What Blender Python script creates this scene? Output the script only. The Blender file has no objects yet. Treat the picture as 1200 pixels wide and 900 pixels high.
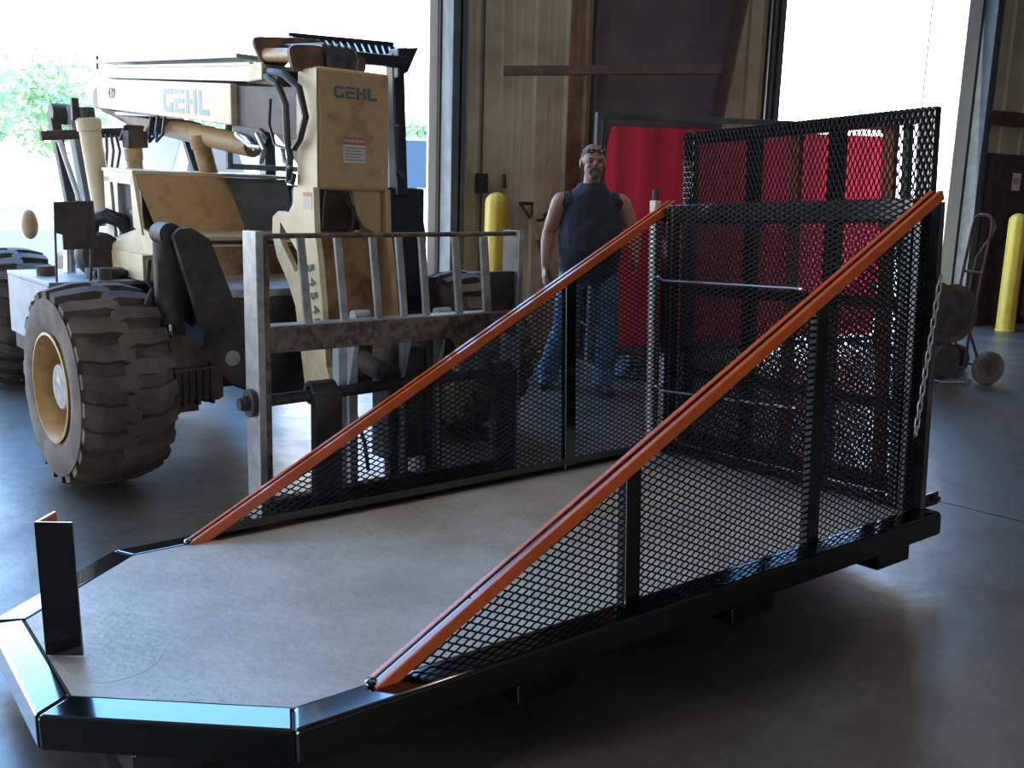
import bpy, bmesh, math, random
from mathutils import Vector, Matrix
random.seed(7)
SC = bpy.context.scene
COL = SC.collection
PI = math.pi

# ------------------------------------------------------------------ camera
pit, rol = 0.1909, 0.029
fw = Vector((0, math.cos(pit), -math.sin(pit)))
R0 = Vector((1, 0, 0)); U0 = Vector((0, math.sin(pit), math.cos(pit)))
RX = R0*math.cos(rol) + U0*math.sin(rol)
UX = -R0*math.sin(rol) + U0*math.cos(rol)
cd = bpy.data.cameras.new('camera'); cam = bpy.data.objects.new('camera', cd); COL.objects.link(cam)
m = Matrix.Identity(4)
for i in range(3):
    m[i][0] = RX[i]; m[i][1] = UX[i]; m[i][2] = -fw[i]
m[0][3], m[1][3], m[2][3] = 0, 0, 1.45
cam.matrix_world = m
cd.sensor_width = 36; cd.lens = 1118.4*36/1200; cd.clip_start = 0.05; cd.clip_end = 400
SC.camera = cam

# ------------------------------------------------------------------ world, sun, exposure
wd = bpy.data.worlds.new('sky'); SC.world = wd; wd.use_nodes = True
bg = wd.node_tree.nodes['Background']
wt = wd.node_tree
wtc = wt.nodes.new('ShaderNodeTexCoord'); wsx = wt.nodes.new('ShaderNodeSeparateXYZ'); wrp = wt.nodes.new('ShaderNodeValToRGB')
wt.links.new(wtc.outputs['Generated'], wsx.inputs[0]); wt.links.new(wsx.outputs['Z'], wrp.inputs[0]); wt.links.new(wrp.outputs[0], bg.inputs[0])
wrp.color_ramp.elements[0].position = .17; wrp.color_ramp.elements[0].color = (1.0, 1.0, .98, 1)      # bright hazy horizon
wrp.color_ramp.elements[1].position = .40; wrp.color_ramp.elements[1].color = (.20, .50, 1.0, 1)      # blue sky above
bg.inputs[1].default_value = 8.5
sd = bpy.data.lights.new('sun', 'SUN'); sun = bpy.data.objects.new('sun', sd); COL.objects.link(sun)
sd.energy = 9.0; sd.angle = math.radians(0.6); sd.color = (1.0, 0.93, 0.8)
sdir = Vector((-0.86, -0.36, 1.05)).normalized()
sun.rotation_euler = sdir.to_track_quat('Z', 'Y').to_euler()
# unseen lamps added under the roof for warm fill (fixtures are built with the setting below)
LAMPS = [(-2.2, 3.2), (1.2, 5.6), (4.9, 8.2)]
for i_, (lx, ly) in enumerate(LAMPS):
    ld = bpy.data.lights.new('fill_lamp', 'AREA'); ld.shape = 'DISK'; ld.size = .5; ld.energy = 34; ld.color = (1.0, .86, .66)
    lo = bpy.data.objects.new('fill_lamp', ld); COL.objects.link(lo); lo.location = (lx, ly, 5.70)
SC.view_settings.view_transform = 'Standard'; SC.view_settings.look = 'None'
SC.view_settings.exposure = 0.0; SC.view_settings.gamma = 1.0
SC.view_settings.use_curve_mapping = False

# ------------------------------------------------------------------ frames of reference
WO = Vector((-3.8, 7.3, 0)); WD = Vector((.883, .469, 0)); WN = Vector((-.469, .883, 0))   # wall: along, outward
WANG = math.atan2(WD.y, WD.x)
VO = Vector((-1.258, 5.224, 0)); VANG = math.radians(40)                                   # telehandler
pe = Vector((0.798, 0.603, 0.0096)).normalized()
pn = Vector((-0.602, 0.797, -0.043)); pn = (pn - pe*pn.dot(pe)).normalized(); pk = pe.cross(pn)
PO = Vector((-0.339, 2.223, 0.235))                                                        # platform
PL_, PW, PH = 2.472, 1.395, 1.25

def frame(o, x, y, z):
    m = Matrix.Identity(4)
    for i in range(3):
        m[i][0] = x[i]; m[i][1] = y[i]; m[i][2] = z[i]; m[i][3] = o[i]
    return m

# ------------------------------------------------------------------ materials
def mat(name, col, rough=0.6, metal=0.0, var=0.0, scale=8, col2=None, bump=0.0, bscale=60, coat=0.0, trans=0.0,
        thr=(0.42, 0.62), spec=0.5, rvar=0.0):
    M = bpy.data.materials.new(name); M.use_nodes = True
    nt = M.node_tree; b = nt.nodes['Principled BSDF']
    b.inputs['Base Color'].default_value = (*col, 1); b.inputs['Roughness'].default_value = rough
    b.inputs['Metallic'].default_value = metal; b.inputs['Specular IOR Level'].default_value = spec
    if coat: b.inputs['Coat Weight'].default_value = coat; b.inputs['Coat Roughness'].default_value = 0.06
    tc = nt.nodes.new('ShaderNodeTexCoord')
    if var or col2:
        n = nt.nodes.new('ShaderNodeTexNoise'); n.inputs['Scale'].default_value = scale
        n.inputs['Detail'].default_value = 7; n.inputs['Roughness'].default_value = 0.62
        nt.links.new(tc.outputs['Object'], n.inputs['Vector'])
        r = nt.nodes.new('ShaderNodeValToRGB')
        r.color_ramp.elements[0].position = thr[0]; r.color_ramp.elements[1].position = thr[1]
        c2 = col2 if col2 else tuple(c*(1-var) for c in col)
        r.color_ramp.elements[0].color = (*c2, 1); r.color_ramp.elements[1].color = (*col, 1)
        nt.links.new(n.outputs['Fac'], r.inputs['Fac'])
        nt.links.new(r.outputs['Color'], b.inputs['Base Color'])
        if rvar:
            mr = nt.nodes.new('ShaderNodeMapRange'); mr.inputs[1].default_value = .35; mr.inputs[2].default_value = .65
            mr.inputs[3].default_value = rough+rvar; mr.inputs[4].default_value = rough
            nt.links.new(n.outputs['Fac'], mr.inputs[0]); nt.links.new(mr.outputs[0], b.inputs['Roughness'])
    if bump:
        n2 = nt.nodes.new('ShaderNodeTexNoise'); n2.inputs['Scale'].default_value = bscale; n2.inputs['Detail'].default_value = 4
        nt.links.new(tc.outputs['Object'], n2.inputs['Vector'])
        bp = nt.nodes.new('ShaderNodeBump'); bp.inputs['Strength'].default_value = bump; bp.inputs['Distance'].default_value = 0.01
        nt.links.new(n2.outputs['Fac'], bp.inputs['Height']); nt.links.new(bp.outputs['Normal'], b.inputs['Normal'])
    return M

M = {}
M['black'] = mat('gloss_black_paint', (.004, .004, .005), .13, bump=.02, bscale=14, coat=.8, spec=1.0)
M['blackmesh'] = mat('black_mesh_paint', (.003, .0035, .006), .5, spec=.22)
M['orange'] = mat('orange_paint', (.62, .12, .022), .25, coat=.4, var=.15, scale=5)
M['deck'] = mat('trowelled_concrete', (.58, .575, .55), .34, scale=3.0, col2=(.44, .43, .40), bump=.25, bscale=30, thr=(.36, .60), rvar=.12)
M['patch'] = mat('fresh_concrete_patch', (.55, .54, .50), .40, scale=5, col2=(.43, .41, .37), bump=.3, bscale=40)
M['tan'] = mat('tan_machine_paint', (.50, .335, .17), .5, scale=9, col2=(.36, .225, .11), bump=.05, thr=(.30, .46))
M['cream'] = mat('cream_machine_paint', (.66, .57, .37), .48, scale=7, col2=(.52, .42, .25), thr=(.30, .5))
M['tanrust'] = mat('rusty_tan_paint', (.43, .25, .10), .6, scale=6, col2=(.17, .075, .03), thr=(.38, .6))
M['brown'] = mat('brown_oxide_steel', (.21, .105, .07), .55, scale=10, col2=(.10, .05, .035))
M['dark'] = mat('dirty_dark_steel', (.060, .050, .050), .6, scale=9, col2=(.025, .022, .024), bump=.15)
M['darkbrown'] = mat('muddy_steel', (.105, .075, .06), .75, scale=7, col2=(.045, .033, .03), bump=.3)
M['greysteel'] = mat('worn_grey_steel', (.38, .39, .39), .42, metal=.3, scale=14, col2=(.22, .22, .22), thr=(.3, .6))
M['lightgrey'] = mat('blue_grey_paint', (.30, .36, .42), .5, var=.25, scale=8)
M['rustbar'] = mat('scraped_rusty_bar', (.16, .12, .09), .65, scale=22, col2=(.05, .038, .035), thr=(.42, .58), bump=.2)
M['rubber'] = mat('dusty_rubber', (.14, .112, .092), .85, scale=5, col2=(.075, .06, .052), bump=.3, bscale=25)
M['rubber_side'] = mat('dusty_sidewall', (.19, .16, .13), .85, scale=6, col2=(.11, .09, .075), bump=.15)
M['rim'] = mat('yellow_tan_rim', (.58, .36, .13), .45, scale=8, col2=(.36, .20, .075), thr=(.3, .55))
M['hub'] = mat('painted_grey_hub', (.45, .45, .44), .5, var=.5, scale=16)
M['blueblack'] = mat('blue_black_cab_paint', (.018, .024, .036), .35)
M['hose'] = mat('rubber_hose', (.02, .02, .022), .45)
M['chrome'] = mat('chrome_rod', (.7, .7, .72), .15, metal=1)
M['zinc'] = mat('zinc_steel', (.55, .56, .58), .3, metal=.9)
M['floor'] = mat('shop_floor_concrete', (.105, .098, .088), .31, scale=1.9, col2=(.045, .040, .034), bump=.22, bscale=14, thr=(.38, .62), rvar=.14, spec=1.0)
M['asphalt'] = mat('sunlit_yard', (.42, .37, .30), .9, scale=2, col2=(.30, .26, .21))
M['wall'] = mat('beige_sheet_metal', (.44, .405, .31), .55, scale=1.6, col2=(.29, .245, .175), thr=(.3, .62))
M['wallrust'] = mat('rust_stained_sheet', (.27, .165, .10), .6, scale=3, col2=(.17, .10, .065))
M['column'] = mat('primer_column', (.075, .055, .068), .55, scale=3, col2=(.05, .04, .052))
M['browncol'] = mat('brown_primer_steel', (.085, .04, .04), .6, var=.4, scale=8)
M['jamb'] = mat('blue_grey_door_jamb', (.075, .095, .11), .6, var=.3, scale=6)
M['trimwhite'] = mat('white_trim', (.75, .76, .75), .5)
M['yellow'] = mat('yellow_bollard_sleeve', (.66, .47, .05), .42, scale=5, col2=(.50, .34, .045), thr=(.28, .5))
M['ceil'] = mat('ceiling_sheet', (.30, .29, .27), .7)
M['inwall'] = mat('interior_liner', (.20, .17, .13), .7)
M['skin'] = mat('skin', (.36, .19, .135), .5, scale=12, col2=(.28, .135, .095))
M['shirt'] = mat('navy_cotton', (.016, .021, .038), .85, var=.35, scale=14)
M['jeans'] = mat('blue_denim', (.065, .125, .24), .85, scale=7, col2=(.03, .06, .13))
M['boot'] = mat('dark_leather', (.03, .022, .018), .6)
M['beard'] = mat('grey_beard', (.10, .085, .08), .9)
M['stubble'] = mat('cropped_hair', (.16, .095, .075), .8)
M['lens'] = mat('dark_glasses', (.03, .04, .05), .05, spec=1)
M['eye'] = mat('dark_eye', (.03, .02, .02), .3)
M['wood'] = mat('wood_handle', (.36, .23, .11), .6)
M['tape'] = mat('black_tape_grip', (.015, .015, .017), .5)
M['paper'] = mat('white_paper', (.62, .60, .56), .7)
M['ink'] = mat('blue_grey_ink', (.085, .14, .17), .5)
M['ink2'] = mat('pale_blue_ink', (.19, .30, .33), .5)
M['redink'] = mat('red_print', (.42, .12, .09), .5)
M['redpaint'] = mat('red_cabinet_paint', (.30, .03, .03), .4)
M['leaf'] = mat('leaf_green', (.34, .52, .25), .7, var=.3, scale=3)  # leaf colour paled to take in the outdoor glare
M['bark'] = mat('bark', (.16, .11, .08), .9)
M['carwhite'] = mat('white_car_paint', (.75, .75, .74), .3, coat=.5)
M['carblue'] = mat('blue_car_paint', (.08, .20, .42), .3, coat=.5)
M['carred'] = mat('red_car_paint', (.45, .05, .04), .3, coat=.5)
M['carglass'] = mat('car_glass', (.03, .05, .075), .35, spec=.25)
# glass
g = bpy.data.materials.new('cab_glass'); g.use_nodes = True; nt = g.node_tree; nt.nodes.clear()
o_ = nt.nodes.new('ShaderNodeOutputMaterial'); mx = nt.nodes.new('ShaderNodeMixShader'); mx.inputs[0].default_value = .12
t_ = nt.nodes.new('ShaderNodeBsdfTransparent'); t_.inputs[0].default_value = (.82, .92, .95, 1)
gl = nt.nodes.new('ShaderNodeBsdfGlossy'); gl.inputs['Roughness'].default_value = .03
nt.links.new(t_.outputs[0], mx.inputs[1]); nt.links.new(gl.outputs[0], mx.inputs[2]); nt.links.new(mx.outputs[0], o_.inputs[0])
M['glass'] = g
# red welding curtain: translucent vinyl
g = bpy.data.materials.new('red_translucent_vinyl'); g.use_nodes = True; nt = g.node_tree; nt.nodes.clear()
o_ = nt.nodes.new('ShaderNodeOutputMaterial'); mx = nt.nodes.new('ShaderNodeMixShader'); mx.inputs[0].default_value = .52
t_ = nt.nodes.new('ShaderNodeBsdfTranslucent'); t_.inputs[0].default_value = (.95, .04, .07, 1)
gl = nt.nodes.new('ShaderNodeBsdfPrincipled'); gl.inputs['Base Color'].default_value = (.13, .014, .026, 1); gl.inputs['Roughness'].default_value = .5
nt.links.new(gl.outputs[0], mx.inputs[1]); nt.links.new(t_.outputs[0], mx.inputs[2]); nt.links.new(mx.outputs[0], o_.inputs[0])
M['vinyl'] = g

nt = M['floor'].node_tree; b_ = nt.nodes['Principled BSDF']; lk_ = b_.inputs['Base Color'].links[0].from_socket
tc_ = nt.nodes.new('ShaderNodeTexCoord'); nz = nt.nodes.new('ShaderNodeTexNoise'); nz.inputs['Scale'].default_value = 1.4; nz.inputs['Detail'].default_value = 5
ad = nt.nodes.new('ShaderNodeVectorMath'); ad.operation = 'MULTIPLY_ADD'; ad.inputs[1].default_value = (.7, .7, .7)
nt.links.new(tc_.outputs['Object'], nz.inputs['Vector']); nt.links.new(nz.outputs['Color'], ad.inputs[0]); nt.links.new(tc_.outputs['Object'], ad.inputs[2])
vo = nt.nodes.new('ShaderNodeTexVoronoi'); vo.feature = 'DISTANCE_TO_EDGE'; vo.inputs['Scale'].default_value = .55
nt.links.new(ad.outputs[0], vo.inputs['Vector'])
cr = nt.nodes.new('ShaderNodeMapRange'); cr.inputs[1].default_value = 0; cr.inputs[2].default_value = .006; cr.inputs[3].default_value = .45; cr.inputs[4].default_value = 1
nt.links.new(vo.outputs['Distance'], cr.inputs[0])
n3 = nt.nodes.new('ShaderNodeTexNoise'); n3.inputs['Scale'].default_value = 55; n3.inputs['Detail'].default_value = 3
nt.links.new(tc_.outputs['Object'], n3.inputs['Vector'])
m3 = nt.nodes.new('ShaderNodeMapRange'); m3.inputs[1].default_value = .3; m3.inputs[2].default_value = .7; m3.inputs[3].default_value = .78; m3.inputs[4].default_value = 1.15
nt.links.new(n3.outputs['Fac'], m3.inputs[0])
mu = nt.nodes.new('ShaderNodeMath'); mu.operation = 'MULTIPLY'; nt.links.new(cr.outputs[0], mu.inputs[0]); nt.links.new(m3.outputs[0], mu.inputs[1])
vm_ = nt.nodes.new('ShaderNodeVectorMath'); vm_.operation = 'SCALE'; nt.links.new(lk_, vm_.inputs[0]); nt.links.new(mu.outputs[0], vm_.inputs['Scale'])
nt.links.new(vm_.outputs[0], b_.inputs['Base Color'])
# pits and trowel blotches in the deck
nt = M['deck'].node_tree; b_ = nt.nodes['Principled BSDF']; lk_ = b_.inputs['Base Color'].links[0].from_socket
tc_ = nt.nodes.new('ShaderNodeTexCoord'); vo = nt.nodes.new('ShaderNodeTexVoronoi'); vo.inputs['Scale'].default_value = 42
n4 = nt.nodes.new('ShaderNodeTexNoise'); n4.inputs['Scale'].default_value = 2.2
nt.links.new(tc_.outputs['Object'], vo.inputs['Vector']); nt.links.new(tc_.outputs['Object'], n4.inputs['Vector'])
sb = nt.nodes.new('ShaderNodeMapRange'); sb.inputs[1].default_value = .50; sb.inputs[2].default_value = .62; sb.inputs[3].default_value = 0; sb.inputs[4].default_value = .22
nt.links.new(n4.outputs['Fac'], sb.inputs[0])
lt = nt.nodes.new('ShaderNodeMath'); lt.operation = 'LESS_THAN'; nt.links.new(vo.outputs['Distance'], lt.inputs[0]); nt.links.new(sb.outputs[0], lt.inputs[1])
mr_ = nt.nodes.new('ShaderNodeMapRange'); mr_.inputs[3].default_value = 1; mr_.inputs[4].default_value = .72; nt.links.new(lt.outputs[0], mr_.inputs[0])
vm_ = nt.nodes.new('ShaderNodeVectorMath'); vm_.operation = 'SCALE'; nt.links.new(lk_, vm_.inputs[0]); nt.links.new(mr_.outputs[0], vm_.inputs['Scale'])
nt.links.new(vm_.outputs[0], b_.inputs['Base Color'])

# ------------------------------------------------------------------ mesh builder
class MB:
    def __init__(s): s.v = []; s.f = []; s.mi = []; s.cur = 0
    def add(s, vs, fs):
        b = len(s.v); s.v += [tuple(v) for v in vs]; s.f += [tuple(b+i for i in f) for f in fs]; s.mi += [s.cur]*len(fs); return s
    def box(s, a, b):
        x0, y0, z0 = [min(a[i], b[i]) for i in range(3)]; x1, y1, z1 = [max(a[i], b[i]) for i in range(3)]
        return s.add([(x0,y0,z0),(x1,y0,z0),(x1,y1,z0),(x0,y1,z0),(x0,y0,z1),(x1,y0,z1),(x1,y1,z1),(x0,y1,z1)],
              [(0,3,2,1),(4,5,6,7),(0,1,5,4),(1,2,6,5),(2,3,7,6),(3,0,4,7)])
    def bar(s, p, q, w, h, up=(0,0,1), caps=True):
        p = Vector(p); q = Vector(q); d = (q-p).normalized(); up = Vector(up)
        sd_ = d.cross(up)
        if sd_.length < 1e-4: sd_ = d.cross(Vector((1,0,0)))
        sd_.normalize(); u = sd_.cross(d)
        vs = [P_ + sd_*a*w/2 + u*c*h/2 for P_ in (p, q) for a, c in ((-1,-1),(1,-1),(1,1),(-1,1))]
        fs = [(0,1,5,4),(1,2,6,5),(2,3,7,6),(3,0,4,7)]
        if caps: fs += [(3,2,1,0),(4,5,6,7)]
        return s.add(vs, fs)
    def cyl(s, p, q, r0, r1=None, n=16, caps=True):
        if r1 is None: r1 = r0
        p = Vector(p); q = Vector(q); d = (q-p).normalized()
        a = d.orthogonal().normalized(); b = d.cross(a)
        vs = [p+(a*math.cos(t)+b*math.sin(t))*r0 for t in [2*PI*i/n for i in range(n)]] + \
             [q+(a*math.cos(t)+b*math.sin(t))*r1 for t in [2*PI*i/n for i in range(n)]]
        fs = [(i, (i+1) % n, n+(i+1) % n, n+i) for i in range(n)]
        if caps: fs += [tuple(range(n-1,-1,-1)), tuple(range(n, 2*n))]
        return s.add(vs, fs)
    def tube(s, pts, r, n=8, closed=False):
        pts = [Vector(p) for p in pts]; k = len(pts); vs = []; prev = None
        for i, p in enumerate(pts):
            if closed: d = (pts[(i+1) % k]-pts[i-1]).normalized()
            else: d = (pts[min(i+1, k-1)]-pts[max(i-1, 0)]).normalized()
            a = (prev - d*prev.dot(d)) if prev else d.orthogonal()
            a.normalize(); prev = a; b = d.cross(a)
            rr = r[i] if isinstance(r, (list, tuple)) else r
            vs += [p+(a*math.cos(2*PI*j/n)+b*math.sin(2*PI*j/n))*rr for j in range(n)]
        fs = []
        for i in range(k if closed else k-1):
            i2 = (i+1) % k
            fs += [(i*n+j, i*n+(j+1) % n, i2*n+(j+1) % n, i2*n+j) for j in range(n)]
        if not closed: fs += [tuple(range(n-1,-1,-1)), tuple(range((k-1)*n, k*n))]
        return s.add(vs, fs)
    def prism(s, poly, ax, a0, a1):
        # poly in the two axes other than ax (in xyz order), extruded along ax
        def mk(p, a):
            q = [0,0,0]; o = [i for i in range(3) if i != ax]; q[o[0]] = p[0]; q[o[1]] = p[1]; q[ax] = a; return q
        n = len(poly)
        vs = [mk(p, a0) for p in poly] + [mk(p, a1) for p in poly]
        fs = [(i, (i+1) % n, n+(i+1) % n, n+i) for i in range(n)] + [tuple(range(n-1,-1,-1)), tuple(range(n, 2*n))]
        return s.add(vs, fs)
    def lathe(s, prof, o, d, n=32, closed=False):
        o = Vector(o); d = Vector(d).normalized(); a = d.orthogonal().normalized(); b = d.cross(a)
        vs = [o+d*h+(a*math.cos(2*PI*j/n)+b*math.sin(2*PI*j/n))*max(r, 1e-4) for r, h in prof for j in range(n)]
        k = len(prof); fs = []
        for i in range(k if closed else k-1):
            i2 = (i+1) % k
            fs += [(i*n+j, i*n+(j+1) % n, i2*n+(j+1) % n, i2*n+j) for j in range(n)]
        return s.add(vs, fs)
    def ell(s, c, r, n=12, k=8, rot=None):
        vs = []
        for i in range(k+1):
            th = PI*i/k
            for j in range(n):
                v = Vector((r[0]*math.sin(th)*math.cos(2*PI*j/n), r[1]*math.sin(th)*math.sin(2*PI*j/n), r[2]*math.cos(th)))
                if rot: v = rot @ v
                vs.append(Vector(c)+v)
        fs = [(i*n+j, (i+1)*n+j, (i+1)*n+(j+1) % n, i*n+(j+1) % n) for i in range(k) for j in range(n)]
        return s.add(vs, fs)
    def build(s, name, mtl, parent=None, bevel=0, smooth=False, label=None, kind=None, seg=2, tf=None):
        me = bpy.data.meshes.new(name); me.from_pydata(s.v, [], s.f)
        mats = mtl if isinstance(mtl, list) else [mtl]
        for q in mats: me.materials.append(M[q])
        bm = bmesh.new(); bm.from_mesh(me); 
        for i, f in enumerate(bm.faces): f.material_index = s.mi[i]; f.smooth = smooth
        bmesh.ops.recalc_face_normals(bm, faces=bm.faces); bm.to_mesh(me); bm.free()
        o = bpy.data.objects.new(name, me); COL.objects.link(o)
        if parent: o.parent = parent
        if bevel:
            b = o.modifiers.new('bevel', 'BEVEL'); b.width = bevel; b.segments = seg; b.limit_method = 'ANGLE'; b.angle_limit = math.radians(40)
        if smooth:
            w_ = o.modifiers.new('wn', 'WEIGHTED_NORMAL') if False else None
            try: me.set_sharp_from_angle(angle=math.radians(35))
            except Exception: pass
        if label: o['label'] = label
        if kind: o['kind'] = kind
        return o

def thing(name, label, cat, mw=None, group=None):
    o = bpy.data.objects.new(name, None); COL.objects.link(o); o.empty_display_size = .1
    if mw is not None: o.matrix_world = mw
    o['label'] = label; o['category'] = cat
    if group: o['group'] = group
    return o
def tag(o, label, cat, group=None):
    o['label'] = label; o['category'] = cat
    if group: o['group'] = group
    return o
def text(name, body, size, mtl, parent, mw, ext=.0015, shear=0, bold=.012):
    c = bpy.data.curves.new(name, 'FONT'); c.body = body; c.size = size; c.extrude = ext; c.offset = bold*size
    c.shear = shear; c.align_x = 'CENTER'; c.align_y = 'CENTER'; c.materials.append(M[mtl])
    tmp = bpy.data.objects.new(name, c); COL.objects.link(tmp)
    dg = bpy.context.evaluated_depsgraph_get(); me = bpy.data.meshes.new_from_object(tmp.evaluated_get(dg))
    bpy.data.objects.remove(tmp)
    o = bpy.data.objects.new(name, me); COL.objects.link(o); o.parent = parent; o.matrix_local = mw
    return o

# ================================================================== SETTING
def wl(k, o, z=0): return WO + WD*k + WN*o + Vector((0, 0, z))     # along wall, outward, up
wm = frame(WO, WD, WN, Vector((0,0,1)))
def struct(name, mb, mtl, mw=None, parent=None, **k):
    o = mb.build(name, mtl, parent, **k)
    if parent is None:
        o['kind'] = 'structure'
        if mw is not None: o.matrix_world = mw
    return o

# floor: sub-base and cast slabs with a recessed saw joint between them
fl = struct('floor', MB().box((-8, -22, -.2), (26, .25, -.03)), 'floor', wm)
J0 = Vector((2.35, 4.52, 0)); jd = Vector((.69, -.72, 0)).normalized(); jp = Vector((.72, .69, 0)).normalized()
wmi = wm.inverted()
def clip(poly, a, b, c):      # keep a*x+b*y<=c
    out = []
    for i in range(len(poly)):
        p, q = poly[i], poly[(i+1) % len(poly)]
        dp, dq = a*p[0]+b*p[1]-c, a*q[0]+b*q[1]-c
        if dp <= 0: out.append(p)
        if dp*dq < 0:
            t = dp/(dp-dq); out.append((p[0]+(q[0]-p[0])*t, p[1]+(q[1]-p[1])*t))
    return out
jl = wmi @ J0; jn = wmi.to_3x3() @ jp
c0 = jn.x*jl.x+jn.y*jl.y
rect = [(-8, -22), (26, -22), (26, .25), (-8, .25)]
for lo, hi in ((-30, -6.5), (-6.5, 0), (0, 9), (9, 60)):
    pl = clip(clip(rect, jn.x, jn.y, c0+hi-.006), -jn.x, -jn.y, -(c0+lo+.006))
    if len(pl) > 2:
        struct('slab', MB().prism(pl, 2, -.03, 0), 'floor', None, fl)
# yard outside
yd = struct('ground', MB().box((-70, .25, -.22), (90, 110, -.02)), 'asphalt', wm)
yd.name = 'floor_outside'

# walls.  ribbed sheets, each its own piece
def rib_sheet(x0, x1, z0, z1, o0, pitch=.30, rib=.03):
    mb = MB(); x = x0; pts = [(x0, 0)]
    while x < x1-1e-6:
        e_ = min(x+pitch, x1)
        if e_-x > .14:
            a = x+.09
            pts += [(a, 0), (a+.02, -.0025), (a+.03, -.0025), (a+.05, 0)]
            if e_-x > .26: a = x+.17; pts += [(a, 0), (a+.02, -.0025), (a+.03, -.0025), (a+.05, 0)]
        pts += [(e_-.045, 0), (e_-.025, -rib), (e_-.012, -rib), (e_, 0)] if e_-x > .08 else [(e_, 0)]
        x = e_
    n = len(pts)
    vs = [(p[0], o0+p[1], z) for z in (z0, z1) for p in pts] + [(p[0], o0+.03, z) for z in (z0, z1) for p in (pts[0], pts[-1])]
    fs = [(i, i+1, n+i+1, n+i) for i in range(n-1)] + [(2*n, 2*n+1, 2*n+3, 2*n+2)]
    mb.add(vs, fs); return mb
D1a, D1b, D2a, D2b, HD, HW = -4.6, 3.56, 7.42, 10.78, 5.3, 6.3
wb = struct('wall_back', MB().box((D1b+.18, .06, 0), (D2a-.14, .16, HW)).box((D2b+.12, .06, 0), (26, .16, HW))
            .box((-8, .06, 0), (D1a-.1, .16, HW)).box((D1a-.1, .06, HD), (D1b+.18, .16, HW)).box((D2a-.14, .06, HD), (D2b+.12, .16, HW)), 'inwall', wm)
edges = [3.76, 4.14, 4.50, 4.84, 5.06]
for i in range(4):
    struct('wall_sheet', rib_sheet(edges[i], edges[i+1]-.004, 0, HW-.1, .03, pitch=(edges[i+1]-edges[i]), rib=.035),
           'wall' if i < 3 else 'wallrust', None, wb)
x = 5.06
while x < D2a-.16:
    e_ = min(x+.4, D2a-.15); struct('wall_sheet', rib_sheet(x, e_-.004, 0, HW-.1, .03, pitch=.4), 'wall', None, wb); x = e_
x = D2b+.12
while x < 16:
    struct('wall_sheet', rib_sheet(x, x+.396, 2.15, HW-.1, .03, pitch=.4), 'wall', None, wb); x += .4
struct('wall_girt', MB().box((D2b+.1, -.06, 2.55), (20, .03, 2.72)), 'browncol', None, wb)
struct('wall_right', MB().box((20, -16, 0), (20.1, .06, HW)), 'inwall', wm)
struct('wall_left', MB().box((-8, -16, 0), (-7.9, -6.5, HW)).box((-8, -1.2, 0), (-7.9, .06, HW)).box((-8, -6.5, 3.7), (-7.9, -1.2, HW)), 'inwall', wm)  # unseen side opening, added to light the left-facing surfaces
struct('ground_left', MB().box((-70, -22, -.22), (-8, .25, -.03)), 'asphalt', wm).name = 'floor_side_yard'
# unseen wall behind the photographer; its doorway is added for fill light
struct('wall_front', MB().box((-8, -16, 0), (1, -15.9, HW)).box((4, -16, 0), (20, -15.9, HW)).box((1, -16, 3.6), (4, -15.9, HW)), 'inwall', wm)
struct('ground_front', MB().box((-60, -70, -.22), (80, -22, -.04)), 'asphalt', wm).name = 'floor_yard'
for (lx, ly), lw in zip(LAMPS, ('above the front axle of the forklift', 'above the middle of the platform', 'above the hand truck')):  # housings for the added fill lamps, out of view
    t = thing('fill_lamp_housing', 'added round fill lamp, out of view, hanging under the roof '+lw, 'lamp', Matrix.Translation((lx, ly, 5.72)), 'added fill lamps')
    MB().lathe([(.08, .35), (.12, .30), (.30, .02), (.31, 0), (.29, .01), (.10, .27)], (0,0,0), (0,0,1), 28).build('reflector', 'zinc', t, smooth=True)
    MB().cyl((0,0,.33), (0,0,.56), .012, n=8).build('hanger', 'dark', t)
struct('ceiling', MB().box((-8, -22, HW), (26, .16, HW+.1)), 'ceil', wm)

# door openings: jambs, tracks, white outside return
def jamb(name, x0, dirn, out=True):
    t = bpy.data.objects.new(name, None); COL.objects.link(t); t.matrix_world = wm; t['kind'] = 'structure'
    s = dirn
    MB().box((x0, -.10, 0), (x0+s*.075, .20, HD)).build('jamb_channel', 'jamb', t, bevel=.006)
    MB().box((x0+s*.075, -.04, 0), (x0+s*.10, .16, HD)).build('jamb_lip', 'jamb', t, bevel=.003)
    MB().box((x0+s*.10, -.085, 0), (x0+s*.145, .10, HD)).build('track', 'jamb', t, bevel=.004)
    MB().cyl((x0+s*.165, -.05, 0), (x0+s*.165, -.05, HD), .014, n=10).build('conduit', 'zinc', t, smooth=True)
    if out:
        MB().box((x0-s*.10, .20, 0), (x0+s*.02, .24, HD)).build('outside_trim', 'trimwhite', t)
        MB().box((x0-s*.02, .14, 0), (x0, .2, HD)).build('weather_strip', 'hose', t)
    return t
jamb('door_1', D1b, 1); j2 = jamb('door_2', D2a, -1, False); j3 = jamb('door_3', D2b, 1)
MB().box((D2b-.26, .10, 0), (D2b-.02, .30, HD)).build('outside_return', 'trimwhite', j3)
MB().cyl((D2b-.62, .35, 0), (D2b-.62, .35, HD), .012, n=8).build('track_rod', 'lightgrey', j3)
# header beams of the openings
struct('trim_1', MB().box((D1a, -.06, HD), (D1b+.15, .2, HD+.2)), 'jamb', wm)
struct('trim_2', MB().box((D2a-.1, -.06, HD), (D2b+.1, .2, HD+.2)), 'jamb', wm)
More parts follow.
